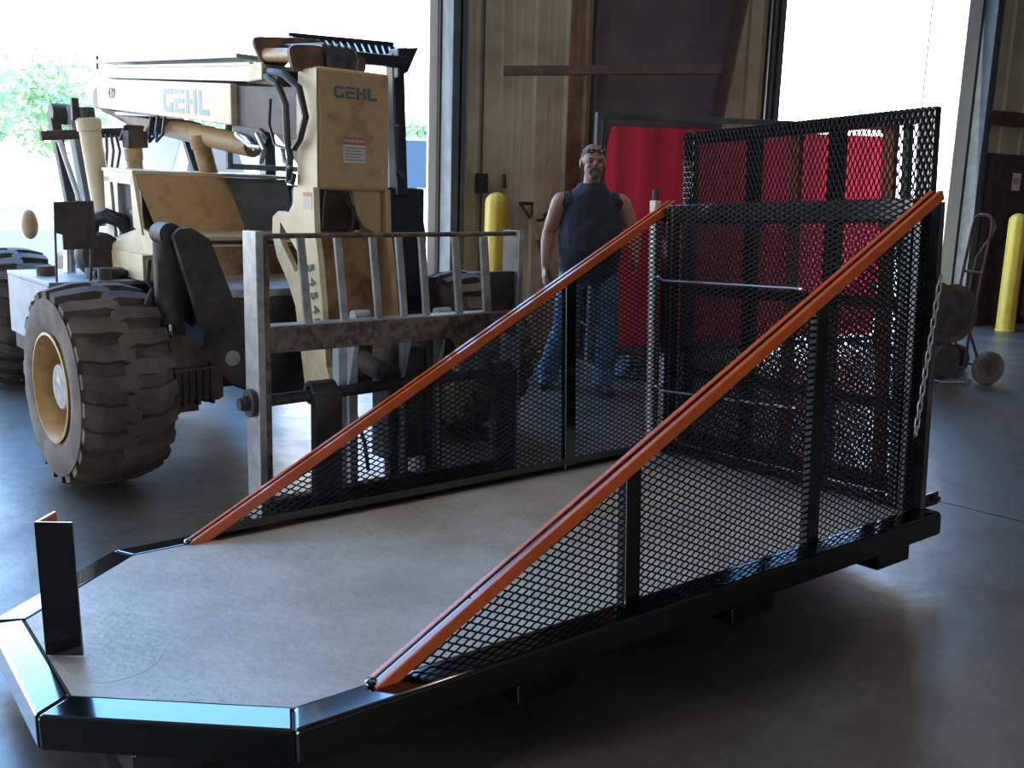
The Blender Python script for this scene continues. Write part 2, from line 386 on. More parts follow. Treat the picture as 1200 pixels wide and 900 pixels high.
# dark office door right of the right opening, with a notice
dr = bpy.data.objects.new('door_4', None); COL.objects.link(dr); dr.matrix_world = wm; dr['kind'] = 'structure'
MB().box((D2b+.35, -.03, 0), (D2b+1.32, .05, 2.12)).build('door_leaf', 'dark', dr, bevel=.004)
MB().box((D2b+.24, -.05, 0), (D2b+.35, .05, 2.2)).box((D2b+1.32, -.05, 0), (D2b+1.42, .05, 2.2)).box((D2b+.24, -.05, 2.12), (D2b+1.42, .05, 2.2)).build('door_frame', 'column', dr)
MB().box((D2b+1.42, -.02, 0), (D2b+4, .05, 2.15)).build('lower_panel', 'column', dr)

# tapered rigid-frame column between the doors (web stands out from the wall)
cb = WO + WD*5.07 - WN*.04
cdir = (WD*1.68 - WN*.62).normalized()
cm = frame(cb, cdir, Vector((-cdir.y, cdir.x, 0)), Vector((0,0,1)))
ck = thing('building_column', 'dark primer-painted tapered steel building column between the two doorways', 'column', cm)
wbot, wtop = 0.88, 1.83
def wdt(z): return wbot + (wtop-wbot)*z/HW
MB().prism([(.02, 0), (wdt(0), 0), (wdt(HW-.02), HW-.02), (.02, HW-.02)], 1, -.006, .006).build('web', 'column', ck)
MB().box((-.0, -.10, 0), (.02, .10, HW-.02)).build('outer_flange', 'column', ck)
MB().prism([(wdt(0), 0), (wdt(0)+.018, 0), (wdt(HW)+.018, HW-.02), (wdt(HW), HW-.02)], 1, -.30, .30).build('inner_flange', 'browncol', ck)
MB().box((.02, -.11, 0.0), (wdt(0)+.05, .11, .02)).build('base_plate', 'column', ck)

# long horizontal pipe rail in front of the column
pr = MB().bar((-.15, 8.3, 2.5), (1.66, 8.3, 2.56), .06, .075)
pr.bar((1.62, 8.3, 2.56), (1.62, 8.42, 2.56), .05, .05)
o = pr.build('steel_angle_bar', 'browncol', bevel=.004); tag(o, 'long brown steel bar fixed level high up across the wall and column', 'bar')

# ================================================================== PLATFORM
pm = frame(PO, pe, pn, pk)
pf = thing('skid_platform', 'black steel-framed platform with concrete deck, mesh sides and sloping orange rails', 'platform', pm)
TW, TH = .095, .098
outer = [(PL_+.085, -.085), (-.24, -.085), (-.705, .355), (-.705, PW-.355), (-.24, PW+.085), (PL_+.085, PW+.085)]
inner = [(PL_-.01, .012), (-.198, .012), (-.615, .405), (-.615, PW-.405), (-.198, PW-.012), (PL_-.01, PW-.012)]
for i in range(6):
    j = (i+1) % 6
    ft = MB().prism([outer[i], outer[j], inner[j], inner[i]], 2, -TH, -.001)
    if i in (0, 1, 2): ft.v = [(p[0], p[1], p[2]-(.0055 if (q % 4) in (0, 1) else -.002)) if p[2] > -.05 else p for q, p in enumerate(ft.v)]
    ft.build('frame_tube', 'black', pf, bevel=.010, seg=3)
MB().prism([(x_, y_) for x_, y_ in [(PL_-.012, .014), (-.197, .014), (-.613, .407), (-.613, PW-.407), (-.197, PW-.014), (PL_-.012, PW-.014)]], 2, -.08, -.0035).build('deck', 'deck', pf)
# thin smeared patch round the upright
rp = []
for q in range(28):
    a = 2*PI*q/28; rp.append((max(-.605, -.47+.15*math.cos(a)*(1+.10*math.sin(3*a)+.05*math.sin(7*a))), .67+.27*math.sin(a)*(1+.08*math.sin(2*a+1))))
MB().prism(rp, 2, -.0035, -.0026).build('concrete_patch', 'patch', pf)
for u in (-.42, .55, 1.45, 2.30):
    y0 = .06 if u > -.3 else .30
    MB().box((u-.11, y0-.10, -.182), (u+.11, PW-y0+.04, -.099)).build('cross_channel', 'black', pf, bevel=.004)
# square post of the front upright (bent plate with orange inside)
q0 = Vector((-.618, .686, 0)); q1 = Vector((-.538, .619, 0)); dq = (q1-q0).normalized(); nq = Vector((-dq.y, dq.x, 0))
pb = MB(); pb.add([q0, q1, q1+nq*.008, q0+nq*.008] + [p_+Vector((0,0,.375)) for p_ in (q0, q1, q1+nq*.008, q0+nq*.008)],
       [(0,1,2,3),(4,5,6,7),(0,1,5,4),(1,2,6,5),(2,3,7,6),(3,0,4,7)])
up_ = pb.build('upright_plate', 'black', pf, bevel=.002)
e2 = q0 + nq*.10
pb = MB(); a_ = q0; b_ = e2; w2 = dq*.007
vv = [a_, a_+w2, b_+w2, b_]
pb.add(vv+[p_+Vector((0,0,.375)) for p_ in vv], [(0,1,2,3),(4,5,6,7),(0,1,5,4),(1,2,6,5),(2,3,7,6),(3,0,4,7)])
pb.build('upright_flange', 'black', pf, bevel=.0015)
vv = [a_+w2+nq*.009, a_+w2*1.25+nq*.009, b_+w2*1.25, b_+w2]
MB().add(vv+[p_+Vector((0,0,.374)) for p_ in vv], [(0,1,2,3),(4,5,6,7),(0,1,5,4),(1,2,6,5),(2,3,7,6),(3,0,4,7)]).build('upright_orange_face', 'orange', pf, label='orange painted inner face of the upright')

# expanded metal
def expanded(u0, u1, z0, z1, test, plane, lw=.0508, sw=.0234, t=.0051, swap=False):
    mb = MB(); hx = lw/2; hz = sw/2
    if swap: nx = int((z1-z0)/hx)+1; nj = int((u1-u0)/hz)+1
    else: nx = int((u1-u0)/hx)+1; nj = int((z1-z0)/hz)+1
    for j in range(nj):
        for i in range(nx):
            a0 = i*hx; a1 = a0+hx
            b0 = (j+((i+j) % 2)*1.0)*hz; b1 = (j+((i+1+j) % 2)*1.0)*hz
            if swap: p = (u0+b0, z0+a0); q = (u0+b1, z0+a1)
            else: p = (u0+a0, z0+b0); q = (u0+a1, z0+b1)
            c = ((p[0]+q[0])/2, (p[1]+q[1])/2)
            if c[0] > u1 or c[1] > z1 or not test(*c): continue
            P_ = plane(*p, .0025 if (i+j) % 2 else -.0025); Q_ = plane(*q, .0025 if (i+1+j) % 2 else -.0025)
            mb.bar(P_, Q_, t*.62, t, up=(0, 0, 1) if not swap else (0, 1, 0.01), caps=False)
    return mb
slope = PH/PL_
for v0, sgn in ((0, 1), (PW, -1)):
    inn = 'near' if sgn == 1 else 'far'
    expanded(.03, PL_, .004, PH, lambda a, b: b < a*slope-.012, lambda a, b, w_: (a, v0+w_, b)).build('expanded_mesh', 'blackmesh', pf)
    # posts
    for u in ((.898, 1.80) if sgn == 1 else (1.83,)):
        MB().box((u-.033, v0-.018, 0), (u+.033, v0+.018, u*slope-.02)).build('post', 'black', pf, bevel=.004)
    MB().box((PL_-.045, v0+sgn*.006, 0), (PL_+.022, v0+sgn*.07, PH-.03)).build('corner_post', 'black', pf, bevel=.004)
    # bottom angle
    if sgn == -1:
        MB().box((.10, v0-.012, 0), (PL_-.05, v0-.006, .045)).box((.10, v0-.04, 0), (PL_-.05, v0-.006, .005)).build('bottom_angle', 'black', pf)
    # orange double rail
    dr_ = Vector((PL_, 0, PH)); L3 = dr_.length; dv = dr_.normalized(); up = Vector((-dv.z, 0, dv.x))
    st = Vector((-.012, v0, -.012))+dv*.02; en = Vector((PL_+.035, v0, PH+.016))
    for k_ in (-1, 1):
        c_ = Vector((0, k_*.0185, 0)); 
        mb = MB()
        mb.bar(st+c_+up*.004, en+c_+up*.004, .019, .008, up=up)             # top flange
        mb.bar(st+c_*1.36-up*.012, en+c_*1.36-up*.012, .006, .036, up=up)   # outer leg
        mb.build('rail_angle', 'orange', pf, bevel=.0025, seg=2)
    mb = MB().bar(st-up*.012+dv*.004, en-up*.012-dv*.004, .018, .030, up=up)
    mb.build('rail_core', 'black', pf, bevel=.001)
    MB().ell(st+Vector((0, 0, .008)), (.018, .022, .012), 10, 6).build('weld_bead', 'black', pf, smooth=True)
# rear latch posts outside of the corner posts
MB().box((PL_+.04, -.02, 0), (PL_+.072, .03, PH-.02)).build('latch_post', 'dark', pf, bevel=.004, label='weathered dark steel latch post')
MB().box((PL_-.055, PW+.03, 0), (PL_-.015, PW+.07, PH+.02)).build('latch_post', 'trimwhite', pf, bevel=.003, label='pale painted latch post with a dark cap')
MB().cyl((PL_-.035, PW+.05, PH+.02), (PL_-.035, PW+.05, PH+.075), .016, n=12).build('post_cap', 'dark', pf)
# gate across the rear
def gate(name, u, v0, v1, z0, z1, bars_v, bars_z, tw, swap, mw_=.0508, top=.07):
    g_ = bpy.data.objects.new(name, None); COL.objects.link(g_); g_.parent = pf; g_.location = (u, 0, 0)
    for a, b, c, d_ in ((v0, z0, v0+tw, z1), (v1-tw, z0, v1, z1)): MB().box((0, a, b), (.04, c, d_)).build('stile', 'black', g_, bevel=.003)
    MB().box((0, v0+tw, z1-top), (.04, v1-tw, z1)).build('rail', 'black', g_, bevel=.003)
    MB().box((0, v0+tw, z0), (.04, v1-tw, z0+tw)).build('rail', 'black', g_, bevel=.003)
    for vv_ in bars_v: MB().box((.002, vv_-tw/2, z0+tw), (.038, vv_+tw/2, z1-top)).build('upright_bar', 'black', g_, bevel=.003)
    for zz in bars_z: MB().box((.004, v0+tw, zz-.024), (.036, v1-tw, zz+.024)).build('cross_bar', 'black', g_, bevel=.003)
    expanded(v0+.005, v1-.005, z0+.005, z1-.005, lambda a, b: True, lambda a, b, w_: (-.006+w_, a, b), swap=swap).build('expanded_mesh', 'blackmesh', g_)
    return g_
ga = gate('gate', PL_-.055, .04, PW-.05, .01, PH-.005, [], [], .04, False, top=.085)
ra = gate('loading_ramp', PL_+.10, .06, PW-.004, .02, 1.60, [.51, .955], [1.175, .82, .40], .07, True, top=.06)
for va, vb in (((.765), (.765)), ((.26), (.30))):
    MB().bar((.075, va, .05), (.075, vb, 1.585), .03, .055, up=(0, 1, 0)).build('orange_angle', 'orange', ra, bevel=.003)
MB().bar((.075, .19, .05), (.075, .22, 1.585), .03, .03, up=(0, 1, 0)).build('back_stay', 'black', ra)
# hinge lugs at the rear corner
for vv_ in (-.02, .06):
    MB().box((PL_+.07, vv_, 0), (PL_+.17, vv_+.012, .055)).build('hinge_lug', 'black', pf, bevel=.004)
MB().cyl((PL_+.14, -.04, .03), (PL_+.14, .12, .03), .012, n=10).build('hinge_pin', 'dark', pf)
# latch rods with hooked eyes
for z0, z1, v1 in ((.877, .874, .53), (.321, .352, .54)):
    mb = MB().cyl((PL_-.075, PW-.05, z0), (PL_-.075, v1, z1), .006, n=8)
    hk = [(PL_-.075, PW-.05, z0), (PL_-.08, PW-.03, z0+.018), (PL_-.08, PW-.005, z0+.016), (PL_-.075, PW+.01, z0-.004), (PL_-.07, PW-.002, z0-.018)]
    mb.tube(hk, .005, 6); mb.ell((PL_-.075, v1, z1), (.010, .02, .010), 8, 5)
    mb.build('latch_rod', 'zinc', pf, smooth=True)
# chain hung on the near rear corner
ch = thing('hanging_chain', 'bright zinc chain hanging on the rear corner post of the platform', 'chain', pm)
c0_ = Vector((2.503, -.042, .945)); c1_ = Vector((2.405, -.036, .325)); nl = 19
ref = None
for i in range(nl):
    a = c0_.lerp(c1_, i/nl); b = c0_.lerp(c1_, (i+1)/nl); d_ = (b-a).normalized(); c_ = (a+b)/2
    s1 = Vector((0,1,0)) if i % 2 else d_.cross(Vector((0,1,0))).normalized()
    if ref is None:
        pts = [];
        for t in range(12):
            an = 2*PI*t/12; pts.append((.0085*math.cos(an), 0, (.013 if math.sin(an) > 0 else -.013)+.008*math.sin(an)))
        lk = MB().tube(pts, .0033, 6, closed=True).build('link', 'zinc', ch, smooth=True); ref = lk
    else:
        lk = ref.copy(); COL.objects.link(lk); lk.parent = ch
    lk.matrix_local = frame(c_, s1, d_.cross(s1), d_)

# ================================================================== TELEHANDLER  (s lateral to viewer's right, t forward, z up)
vm = Matrix.Translation(VO) @ Matrix.Rotation(VANG, 4, 'Z')
tv = thing('telehandler', 'large tan and black telescopic forklift with GEHL lettering parked in the left doorway', 'forklift', vm)
def v(s, t, z): return (s, -t, z)
class VB(MB):
    def b(self, s0, s1, t0, t1, z0, z1): return self.box((s0, -t0, z0), (s1, -t1, z1))
    def side(self, poly, s0, s1): return self.prism([(-t, z) for t, z in poly], 0, s0, s1)
    def fr(self, poly, t0, t1): return self.prism(poly, 1, -t0, -t1)
def part(mb, name, mtl, parent=tv, **k): return mb.build(name, mtl, parent, **k)

def wheel(s, t, R=.50, W=.42, steer=0, outer=-1, drop=0):
    w = bpy.data.objects.new('wheel', None); COL.objects.link(w); w.parent = tv
    w.matrix_local = Matrix.Translation(v(s, t, R)) @ Matrix.Rotation(steer, 4, 'Z')
    h = W/2; ax = (1, 0, 0)
    Rb = R-.044
    prof = [(.245, -h+.05), (.27, -h+.012), (.34, -h-.012), (.415, -h-.008), (Rb-.035, -h+.006), (Rb-.012, -h+.03), (Rb, -h+.07), (Rb+.004, 0),
            (Rb, h-.07), (Rb-.012, h-.03), (Rb-.035, h-.006), (.415, h+.008), (.34, h+.012), (.27, h-.012), (.245, h-.05)]
    prof = [(r*R/.5 if r < .43 else r, a) for r, a in prof]
    mb = MB().lathe(prof, (0,0,0), ax, 56)
    n = 22
    for side in (-1, 1):
        for i in range(n):
            a0 = 2*PI*(i+(.5 if side > 0 else 0))/n; da = 2*PI/n
            cols = [(-h-.004, -.02, .036), (-h+.03, .0, .024), (-h+.10, .04, .004), (-h+.17, .03, .0), (-h+.235, .085, .0)] 
            ring = []
            for x_, sh_, dr2 in cols:
                for e0, rr in ((.0, Rb-.03), (.06, R-dr2), (.60, R-dr2), (.66, Rb-.03)):
                    a = a0+(e0*da*.92)+sh_*1.0
                    ring.append((x_*(-side)*1.0, rr*math.cos(a), rr*math.sin(a)))
            fs = []
            for c in range(len(cols)-1):
                for q in range(3): fs.append((c*4+q, c*4+q+1, (c+1)*4+q+1, (c+1)*4+q))
            fs += [(0,1,2,3), tuple(len(ring)-4+q for q in (3,2,1,0))]
            mb.add(ring, fs)
    part(mb, 'tire', 'rubber', w, smooth=True)
    # paler sidewall band just proud of the carcass
    for sd2 in (-1, 1):
        MB().lathe([(.262*R/.5, sd2*(h-.004)), (.30*R/.5, sd2*(h+.012)), (.345*R/.5, sd2*(h+.018)), (.40*R/.5, sd2*(h+.016)), (.43*R/.5, sd2*(h+.008))], (0,0,0), ax, 48).build('sidewall', 'rubber_side', w, smooth=True)
    o = outer; q = R/.5
    rim = [(.262*q, o*(h-.002)), (.268*q, o*(h+.014)), (.255*q, o*(h+.016)), (.245*q, o*(h-.01)), (.235*q, o*(h-.05)), (.222*q, o*(h-.09)), (.215*q, o*(h-.22)), (.15*q, o*(h-.235)), (.13*q, o*(h-.20)), (.0, o*(h-.20))]
    MB().lathe(rim, (0,0,0), ax, 48).build('rim', 'rim', w, smooth=True)
    MB().lathe([(.25*q, -o*(h-.03)), (.2*q, -o*(h-.1)), (.05, -o*(h-.1)), (0, -o*(h-.1))], (0,0,0), ax, 32).build('inner_rim', 'rim', w, smooth=True)
    MB().cyl((o*(h-.21), 0, 0), (o*(h-.03), 0, 0), .135*q, .11*q, 24).build('hub', 'hub', w, bevel=.008)
    bn = MB()
    for i in range(8):
        a = 2*PI*i/8; bn.cyl((o*(h-.21), .14*q*math.cos(a), .14*q*math.sin(a)), (o*(h-.18), .14*q*math.cos(a), .14*q*math.sin(a)), .012, n=6)
    bn.build('lug_nuts', 'dark', w, kind='stuff')
    MB().box((o*(h-.03)-.002, -.03, .02), (o*(h-.03)+.003, .03, .05)).build('rim_decal', 'paper', w)
    return w
wheel(-.99, -.05, R=.50, steer=math.radians(2))
wheel(1.25, -.05, R=.50, outer=1, steer=math.radians(2))
wheel(-.72, -2.95, R=.50)
wheel(1.0, -2.95, R=.50, outer=1)

# axle, frame, chassis
mb = VB().cyl(v(-.85, -.05, .50), v(1.15, -.05, .50), .085, n=16)
mb.b(-.62, -.42, -.2, .1, .38, .62)
part(mb, 'front_axle', 'darkbrown', bevel=.01)
part(VB().cyl(v(-.62, -2.95, .5), v(.85, -2.95, .5), .09), 'rear_axle', 'darkbrown')
part(VB().b(-.34, .34, -3.2, -.2, .45, .95), 'chassis_frame', 'dark', bevel=.02)
# front frame box: chamfered plate with an oval hole
part(VB().fr([(-.53, .93), (.42, .93), (.42, .42), (-.18, .36), (-.46, .50), (-.60, .66)], .05, .30), 'front_frame', 'dark', bevel=.012)
mb = VB(); mb.lathe([(.001, 0), (.038, 0), (.045, -.006), (.045, -.02)], v(-.44, .302, .63), (0, -1, 0), 20); 
part(mb, 'pin_boss', 'greysteel', smooth=True)
part(VB().side([(-.2, .93), (.30, .93), (.30, .97), (-.2, 1.0)], -.50, .42), 'frame_deck_plate', 'greysteel', bevel=.004)
# levelling cylinder with cheek plates
cheek = [(-.72, 1.24), (-.69, 1.27), (-.63, 1.275), (-.54, 1.22), (-.42, .90), (-.44, .80), (-.55, .76), (-.60, .80)]
part(VB().fr(cheek, .27, .31), 'cheek_plate', 'dark', bevel=.005)
part(VB().fr(cheek, .05, .09), 'cheek_plate', 'dark', bevel=.005)
mb = VB().cyl(v(-.705, .17, 1.20), v(-.705, .17, .81), .062, n=20); mb.cyl(v(-.705, .10, 1.24), v(-.705, .24, 1.24), .055, n=16)
part(mb, 'levelling_cylinder', 'dark', smooth=True)
part(VB().cyl(v(-.705, .17, .82), v(-.705, .17, .70), .022, n=12), 'cylinder_rod', 'chrome', smooth=True)
part(VB().tube([v(-.80, .2, 1.12), v(-.81, .2, 1.02), v(-.79, .2, .98), v(-.83, .2, .90), v(-.83, .2, .86)], .012, 8), 'hydraulic_line', 'hose', smooth=True)
mb = VB(); mb.fr([(-.83, .60), (-.56, .60), (-.60, .70), (-.66, .76), (-.73, .76), (-.78, .70)], .02, .06)
mb.fr([(-.83, .60), (-.56, .60), (-.60, .70), (-.66, .76), (-.73, .76), (-.78, .70)], .26, .30)
mb.b(-.86, -.50, .0, .32, .44, .60); mb.b(-.80, -.60, .05, .25, .37, .44); mb.cyl(v(-.78, .1, .44), v(-.78, .1, .33), .02, n=8); mb.cyl(v(-.66, .1, .44), v(-.66, .1, .33), .02, n=8)
part(mb, 'axle_clevis', 'darkbrown', bevel=.006)
part(VB().cyl(v(-.95, .16, .63), v(-.45, .16, .63), .02, n=10), 'tie_rod', 'dark', smooth=True)
mb = VB()
for i in range(9): mb.b(-.85+i*.035, -.835+i*.035, -.02, .34, .42+.01*(i % 2), .59)
part(mb, 'axle_fins', 'dark', kind='stuff')

# step/battery box over the wheel
part(VB().b(-1.04, -.46, -1.45, -.58, .50, .93), 'tool_box', 'darkbrown', bevel=.006)
part(VB().b(-1.06, -.44, -1.47, -.56, .93, .955), 'box_lid', 'lightgrey', bevel=.004, label='pale dusty box lid')
part(VB().b(-1.061, -1.04, -1.45, -.58, .60, .93), 'box_side', 'lightgrey')
# bent plate on two wires, cap, canister
mb = VB().fr([(-1.0, 1.37), (-.80, 1.38), (-.79, 1.13), (-.965, 1.12), (-.965, 1.20), (-1.0, 1.21)], -.62, -.606)
part(mb, 'bent_plate', 'dark', bevel=.003)
part(VB().cyl(v(-1.0, -.6, 1.30), v(-1.01, -.6, .95), .006, n=6), 'wire_stay', 'dark')
part(VB().cyl(v(-.81, -.6, 1.36), v(-.84, -.6, .95), .008, n=6), 'wire_stay', 'dark')
part(VB().cyl(v(-.96, -1.0, .95), v(-.96, -1.0, 1.01), .05, n=14), 'filler_cap', 'darkbrown', smooth=True)
mb = VB().cyl(v(-.72, -.75, .95), v(-.72, -.75, 1.01), .10, n=20); mb.b(-.80, -.50, -.72, -.66, .97, 1.0)
part(mb, 'pump_flange', 'dark', bevel=.004)
part(VB().cyl(v(-.76, -.62, .95), v(-.76, -.62, 1.02), .035, n=12), 'filler_neck', 'dark', smooth=True)
mb = VB().lathe([(.0, .0), (.11, 0), (.13, .03), (.13, .10), (.11, .13), (0, .13)], v(-.67, -1.06, 1.06), (0, -1, .1), 28)
part(mb, 'blower_housing', 'dark', smooth=True)
part(VB().tube([v(-.68, -1.1, 1.20), v(-.66, -1.1, 1.26), v(-.60, -1.05, 1.29), v(-.53, -1.0, 1.26), v(-.48, -1.0, 1.18), v(-.46, -1.0, 1.08)], .045, 12), 'intake_hose', 'hose', smooth=True)
part(VB().tube([v(-.50, -.9, 1.30), v(-.44, -.85, 1.36), v(-.42, -.8, 1.32), v(-.43, -.8, 1.2)], .028, 10), 'intake_hose', 'lightgrey', smooth=True, label='pale ribbed hose')
part(VB().cyl(v(-.70, -1.25, 1.22), v(-.66, -1.25, 1.36), .05, n=14), 'air_filter', 'dark', smooth=True)
part(VB().cyl(v(-.78, -1.2, .95), v(-.77, -1.2, 1.2), .035, n=12), 'coolant_pipe', 'zinc', smooth=True)
part(VB().ell(v(-.90, -1.55, 1.22), (.05, .06, .09), 14, 8), 'work_lamp', 'tan', smooth=True)

# engine cowling: sloping tan door, grey panel, cream side with service hole, lower flare
part(VB().side([(-1.22, 1.53), (-.80, 1.53), (-.66, 1.22), (-1.22, 1.20)], -.36, .36), 'cowl', 'dark')
part(VB().add([v(-.55,-.70,1.53), v(-.02,-.70,1.53), v(.05,-.585,1.22), v(-.47,-.585,1.22), v(-.55,-.72,1.53), v(-.02,-.72,1.53), v(.05,-.605,1.22), v(-.47,-.605,1.22)],
     [(0,1,2,3),(4,5,6,7),(0,1,5,4),(1,2,6,5),(2,3,7,6),(3,0,4,7)]), 'cowl_door', 'tan', bevel=.003)
part(VB().add([v(-.02,-.72,1.53), v(.38,-.72,1.53), v(.40,-.60,1.18), v(.05,-.60,1.18), v(-.02,-.74,1.53), v(.38,-.74,1.53), v(.40,-.62,1.18), v(.05,-.62,1.18)],
     [(0,1,2,3),(4,5,6,7),(0,1,5,4),(1,2,6,5),(2,3,7,6),(3,0,4,7)]), 'cowl_panel', 'lightgrey', bevel=.003)
part(VB().b(-.50, -.38, -1.16, -.74, 1.0, 1.52), 'dark_backing', 'dark')  # added dark backing, stands in for the shade inside the service hole
part(VB().side([(-1.24, 1.57), (-.70, 1.55), (-.70, 1.53), (-1.24, 1.55)], -.56, .40), 'cowl_top', 'cream', bevel=.004)
mb = VB(); mb.side([(-1.20, 1.55), (-.70, 1.53), (-.70, 1.47), (-1.20, 1.49)], -.56, -.54)
mb.side([(-.74, 1.50), (-.70, 1.53), (-.585, 1.20), (-.72, 1.24)], -.56, -.54)
mb.side([(-1.20, 1.52), (-1.10, 1.52), (-1.05, 1.10), (-1.20, 1.10)], -.56, -.54)
part(mb, 'cowl_side', 'cream')
part(VB().add([v(-.55,-1.05,1.17), v(-.55,-.62,1.24), v(-.55,-.40,1.20), v(-.55,-.40,.96), v(-.62,-.98,1.12), v(-.62,-.98,1.10), v(-.55,-.98,.98)],
     [(0,1,2,3,6,4)]).b(-.62, -.55, -.98, -.42, .96, 1.10), 'side_flare', 'cream', bevel=.004)
part(VB().side([(-.62, 1.23), (-.16, 1.21), (-.16, 1.19), (-.62, 1.21)], -.53, .40), 'front_shelf', 'tan', bevel=.003)
part(VB().fr([(-.38, 1.16), (.36, 1.16), (.36, .93), (-.28, .93), (-.42, 1.10)], -.24, -.20), 'lower_panel', 'tanrust', bevel=.003)
part(VB().fr([(-.40, 1.165), (.36, 1.165), (.36, 1.155), (-.40, 1.155)], -.30, -.197), 'lower_panel_lip', 'cream')
part(VB().side([(-1.2, .92), (-.24, .92), (-.24, 1.15), (-1.2, 1.15)], -.36, .36), 'engine_bay', 'dark')

# cab on the far side
part(VB().b(.40, 1.0, -1.7, -.12, .75, 1.50), 'cab_body', 'blueblack', bevel=.01)
mb = VB(); mb.fr([(.42, 1.50), (.84, 1.50), (.90, 1.2), (.84, .85), (.42, .85)], -.10, .06)
part(mb, 'cab_front', 'blueblack', bevel=.015)
part(VB().side([(.02, 1.45), (.10, 1.45), (.05, 2.24), (-.03, 2.24)], .655, .735), 'cab_post', 'blueblack', bevel=.008)
part(VB().side([(.02, 1.45), (.10, 1.45), (.05, 2.24), (-.03, 2.24)], .28, .34), 'cab_post', 'blueblack', bevel=.008)
mb = VB(); mb.side([(-1.60, 1.45), (-1.50, 1.45), (-1.55, 2.3), (-1.65, 2.3)], .62, .70); mb.side([(-1.60, 1.45), (-1.50, 1.45), (-1.55, 2.3), (-1.65, 2.3)], 1.4, 1.48)
part(mb, 'cab_rear_posts', 'blueblack')
# roof: rim beams and round-holed grille
part(VB().bar(v(.55, -1.0, 2.42), v(1.33, -1.0, 2.455), .03, .055), 'roof_beam', 'blueblack', bevel=.004)
part(VB().bar(v(.08, .10, 2.17), v(.72, .08, 2.19), .06, .06), 'roof_beam', 'blueblack', bevel=.006)
part(VB().bar(v(.70, .08, 2.20), v(1.40, -1.0, 2.46), .07, .05), 'roof_beam', 'blueblack', bevel=.006)
part(VB().bar(v(.10, .06, 2.18), v(.56, -1.0, 2.41), .03, .04), 'roof_beam', 'blueblack', bevel=.006)
part(VB().fr([(.66, 2.26), (.80, 2.28), (.73, 2.14), (.66, 2.10)], .0, .10), 'roof_corner', 'blueblack', bevel=.006)
mb = VB()
A0 = Vector(v(.12, .04, 2.19)); A1 = Vector(v(.70, .04, 2.20)); B0 = Vector(v(.58, -.97, 2.41)); B1 = Vector(v(1.33, -.97, 2.44))
for i in range(15):
    f_ = i/14; mb.bar(A0.lerp(A1, f_), B0.lerp(B1, f_), .012, .02)
for i in range(17):
    f_ = i/16; mb.bar(A0.lerp(B0, f_), A1.lerp(B1, f_), .012, .02)
part(mb, 'roof_grille', 'blueblack', kind='stuff')
part(VB().tube([v(.64, .13, 1.84), v(.62, .15, 1.83), v(.63, .15, 1.6), v(.67, .15, 1.555), v(.69, .12, 1.56)], .011, 8), 'grab_handle', 'dark', smooth=True)
# rear cab window (frame + pane) and dark posts behind the boom
mb = VB(); mb.b(.14, .70, -1.02, -.98, 1.585, 1.62); mb.b(.14, .70, -1.02, -.98, 1.84, 1.88); mb.b(.12, .155, -1.02, -.98, 1.585, 1.88)
wf = part(mb, 'cab_window_frame', 'lightgrey', bevel=.006)
MB().box((.15, 1.0, 1.61), (.70, 1.004, 1.85)).build('pane', 'glass', wf)
part(VB().bar(v(-.72, -1.9, 1.76), v(.2, -1.9, 1.86), .05, .06), 'rear_crossbar', 'darkbrown', bevel=.005)
part(VB().bar(v(.10, -1.6, 1.80), v(.17, -1.55, 1.50), .055, .05, up=(0, 1, 0)), 'rear_stay', 'blueblack')
# dark channel boom support at the left
mb = VB().bar(v(-.44, -2.25, 1.98), v(-.36, -2.15, 1.10), .12, .05, up=(1, 0, 0))
part(mb, 'boom_stand', 'lightgrey', bevel=.006)
part(VB().bar(v(-.53, -2.3, 1.90), v(-.45, -2.2, 1.10), .08, .06, up=(1, 0, 0)).cyl(v(-.55, -2.3, 1.93), v(-.41, -2.3, 1.93), .07, n=18), 'boom_stand_arm', 'dark', bevel=.006)
part(VB().tube([v(-.60, -2.2, 1.78), v(-.54, -2.15, 1.74), v(-.46, -2.1, 1.4), v(-.43, -2.1, 1.1)], .018, 8), 'white_rail', 'trimwhite', smooth=True)

# hydraulic rams
def ram(p0, p1, r, mtl='tan', cap=True, name='hydraulic_ram'):
    p0 = Vector(v(*p0)); p1 = Vector(v(*p1)); d_ = (p1-p0).normalized(); L_ = (p1-p0).length
    mb = VB().lathe([(0, 0), (r*.9, 0), (r, .01), (r, L_*.35), (r*1.03, L_*.352), (r*1.03, L_*.36), (r, L_*.362), (r, L_-.08), (r*1.15, L_-.075), (r*1.15, L_-.01), (r, L_), (0, L_)], p0, d_, 24)
    return part(mb, name, mtl, smooth=True)
ram((-.50, -1.4, 1.22), (-.575, -1.4, 1.86), .062, 'cream')
part(VB().cyl(v(-.575, -1.4, 1.86), v(-.58, -1.4, 1.92), .045, n=14).b(-.66, -.62, -1.44, -1.40, 1.84, 1.97), 'ram_head', 'dark', bevel=.004)
ram((-.30, -1.4, 1.50), (-.315, -1.4, 1.70), .048, 'tan')
part(VB().b(-.36, -.24, -1.46, -1.34, 1.70, 1.80).fr([(-.38, 1.74), (-.34, 1.84), (-.22, 1.84), (-.25, 1.74)], -1.48, -1.45), 'ram_head', 'darkbrown', bevel=.005)
ram((.02, -1.0, 1.50), (-.055, -1.0, 1.78), .055, 'tan')
ram((0, -.36, 1.70), (0, -2.05, 1.90), .062, 'tan', name='boom_ram')
part(VB().cyl(v(-.16, -.2, 1.83), v(-.16, -2.15, 1.955), .016, n=8), 'pipe_run', 'zinc', smooth=True)
for k_ in range(4):
    part(VB().tube([v(-.44+.03*k_, -1.6, 1.78), v(-.45+.04*k_, -1.6, 1.68), v(-.46+.03*k_, -1.6, 1.50)], .009, 6), 'hose', 'hose', smooth=True)
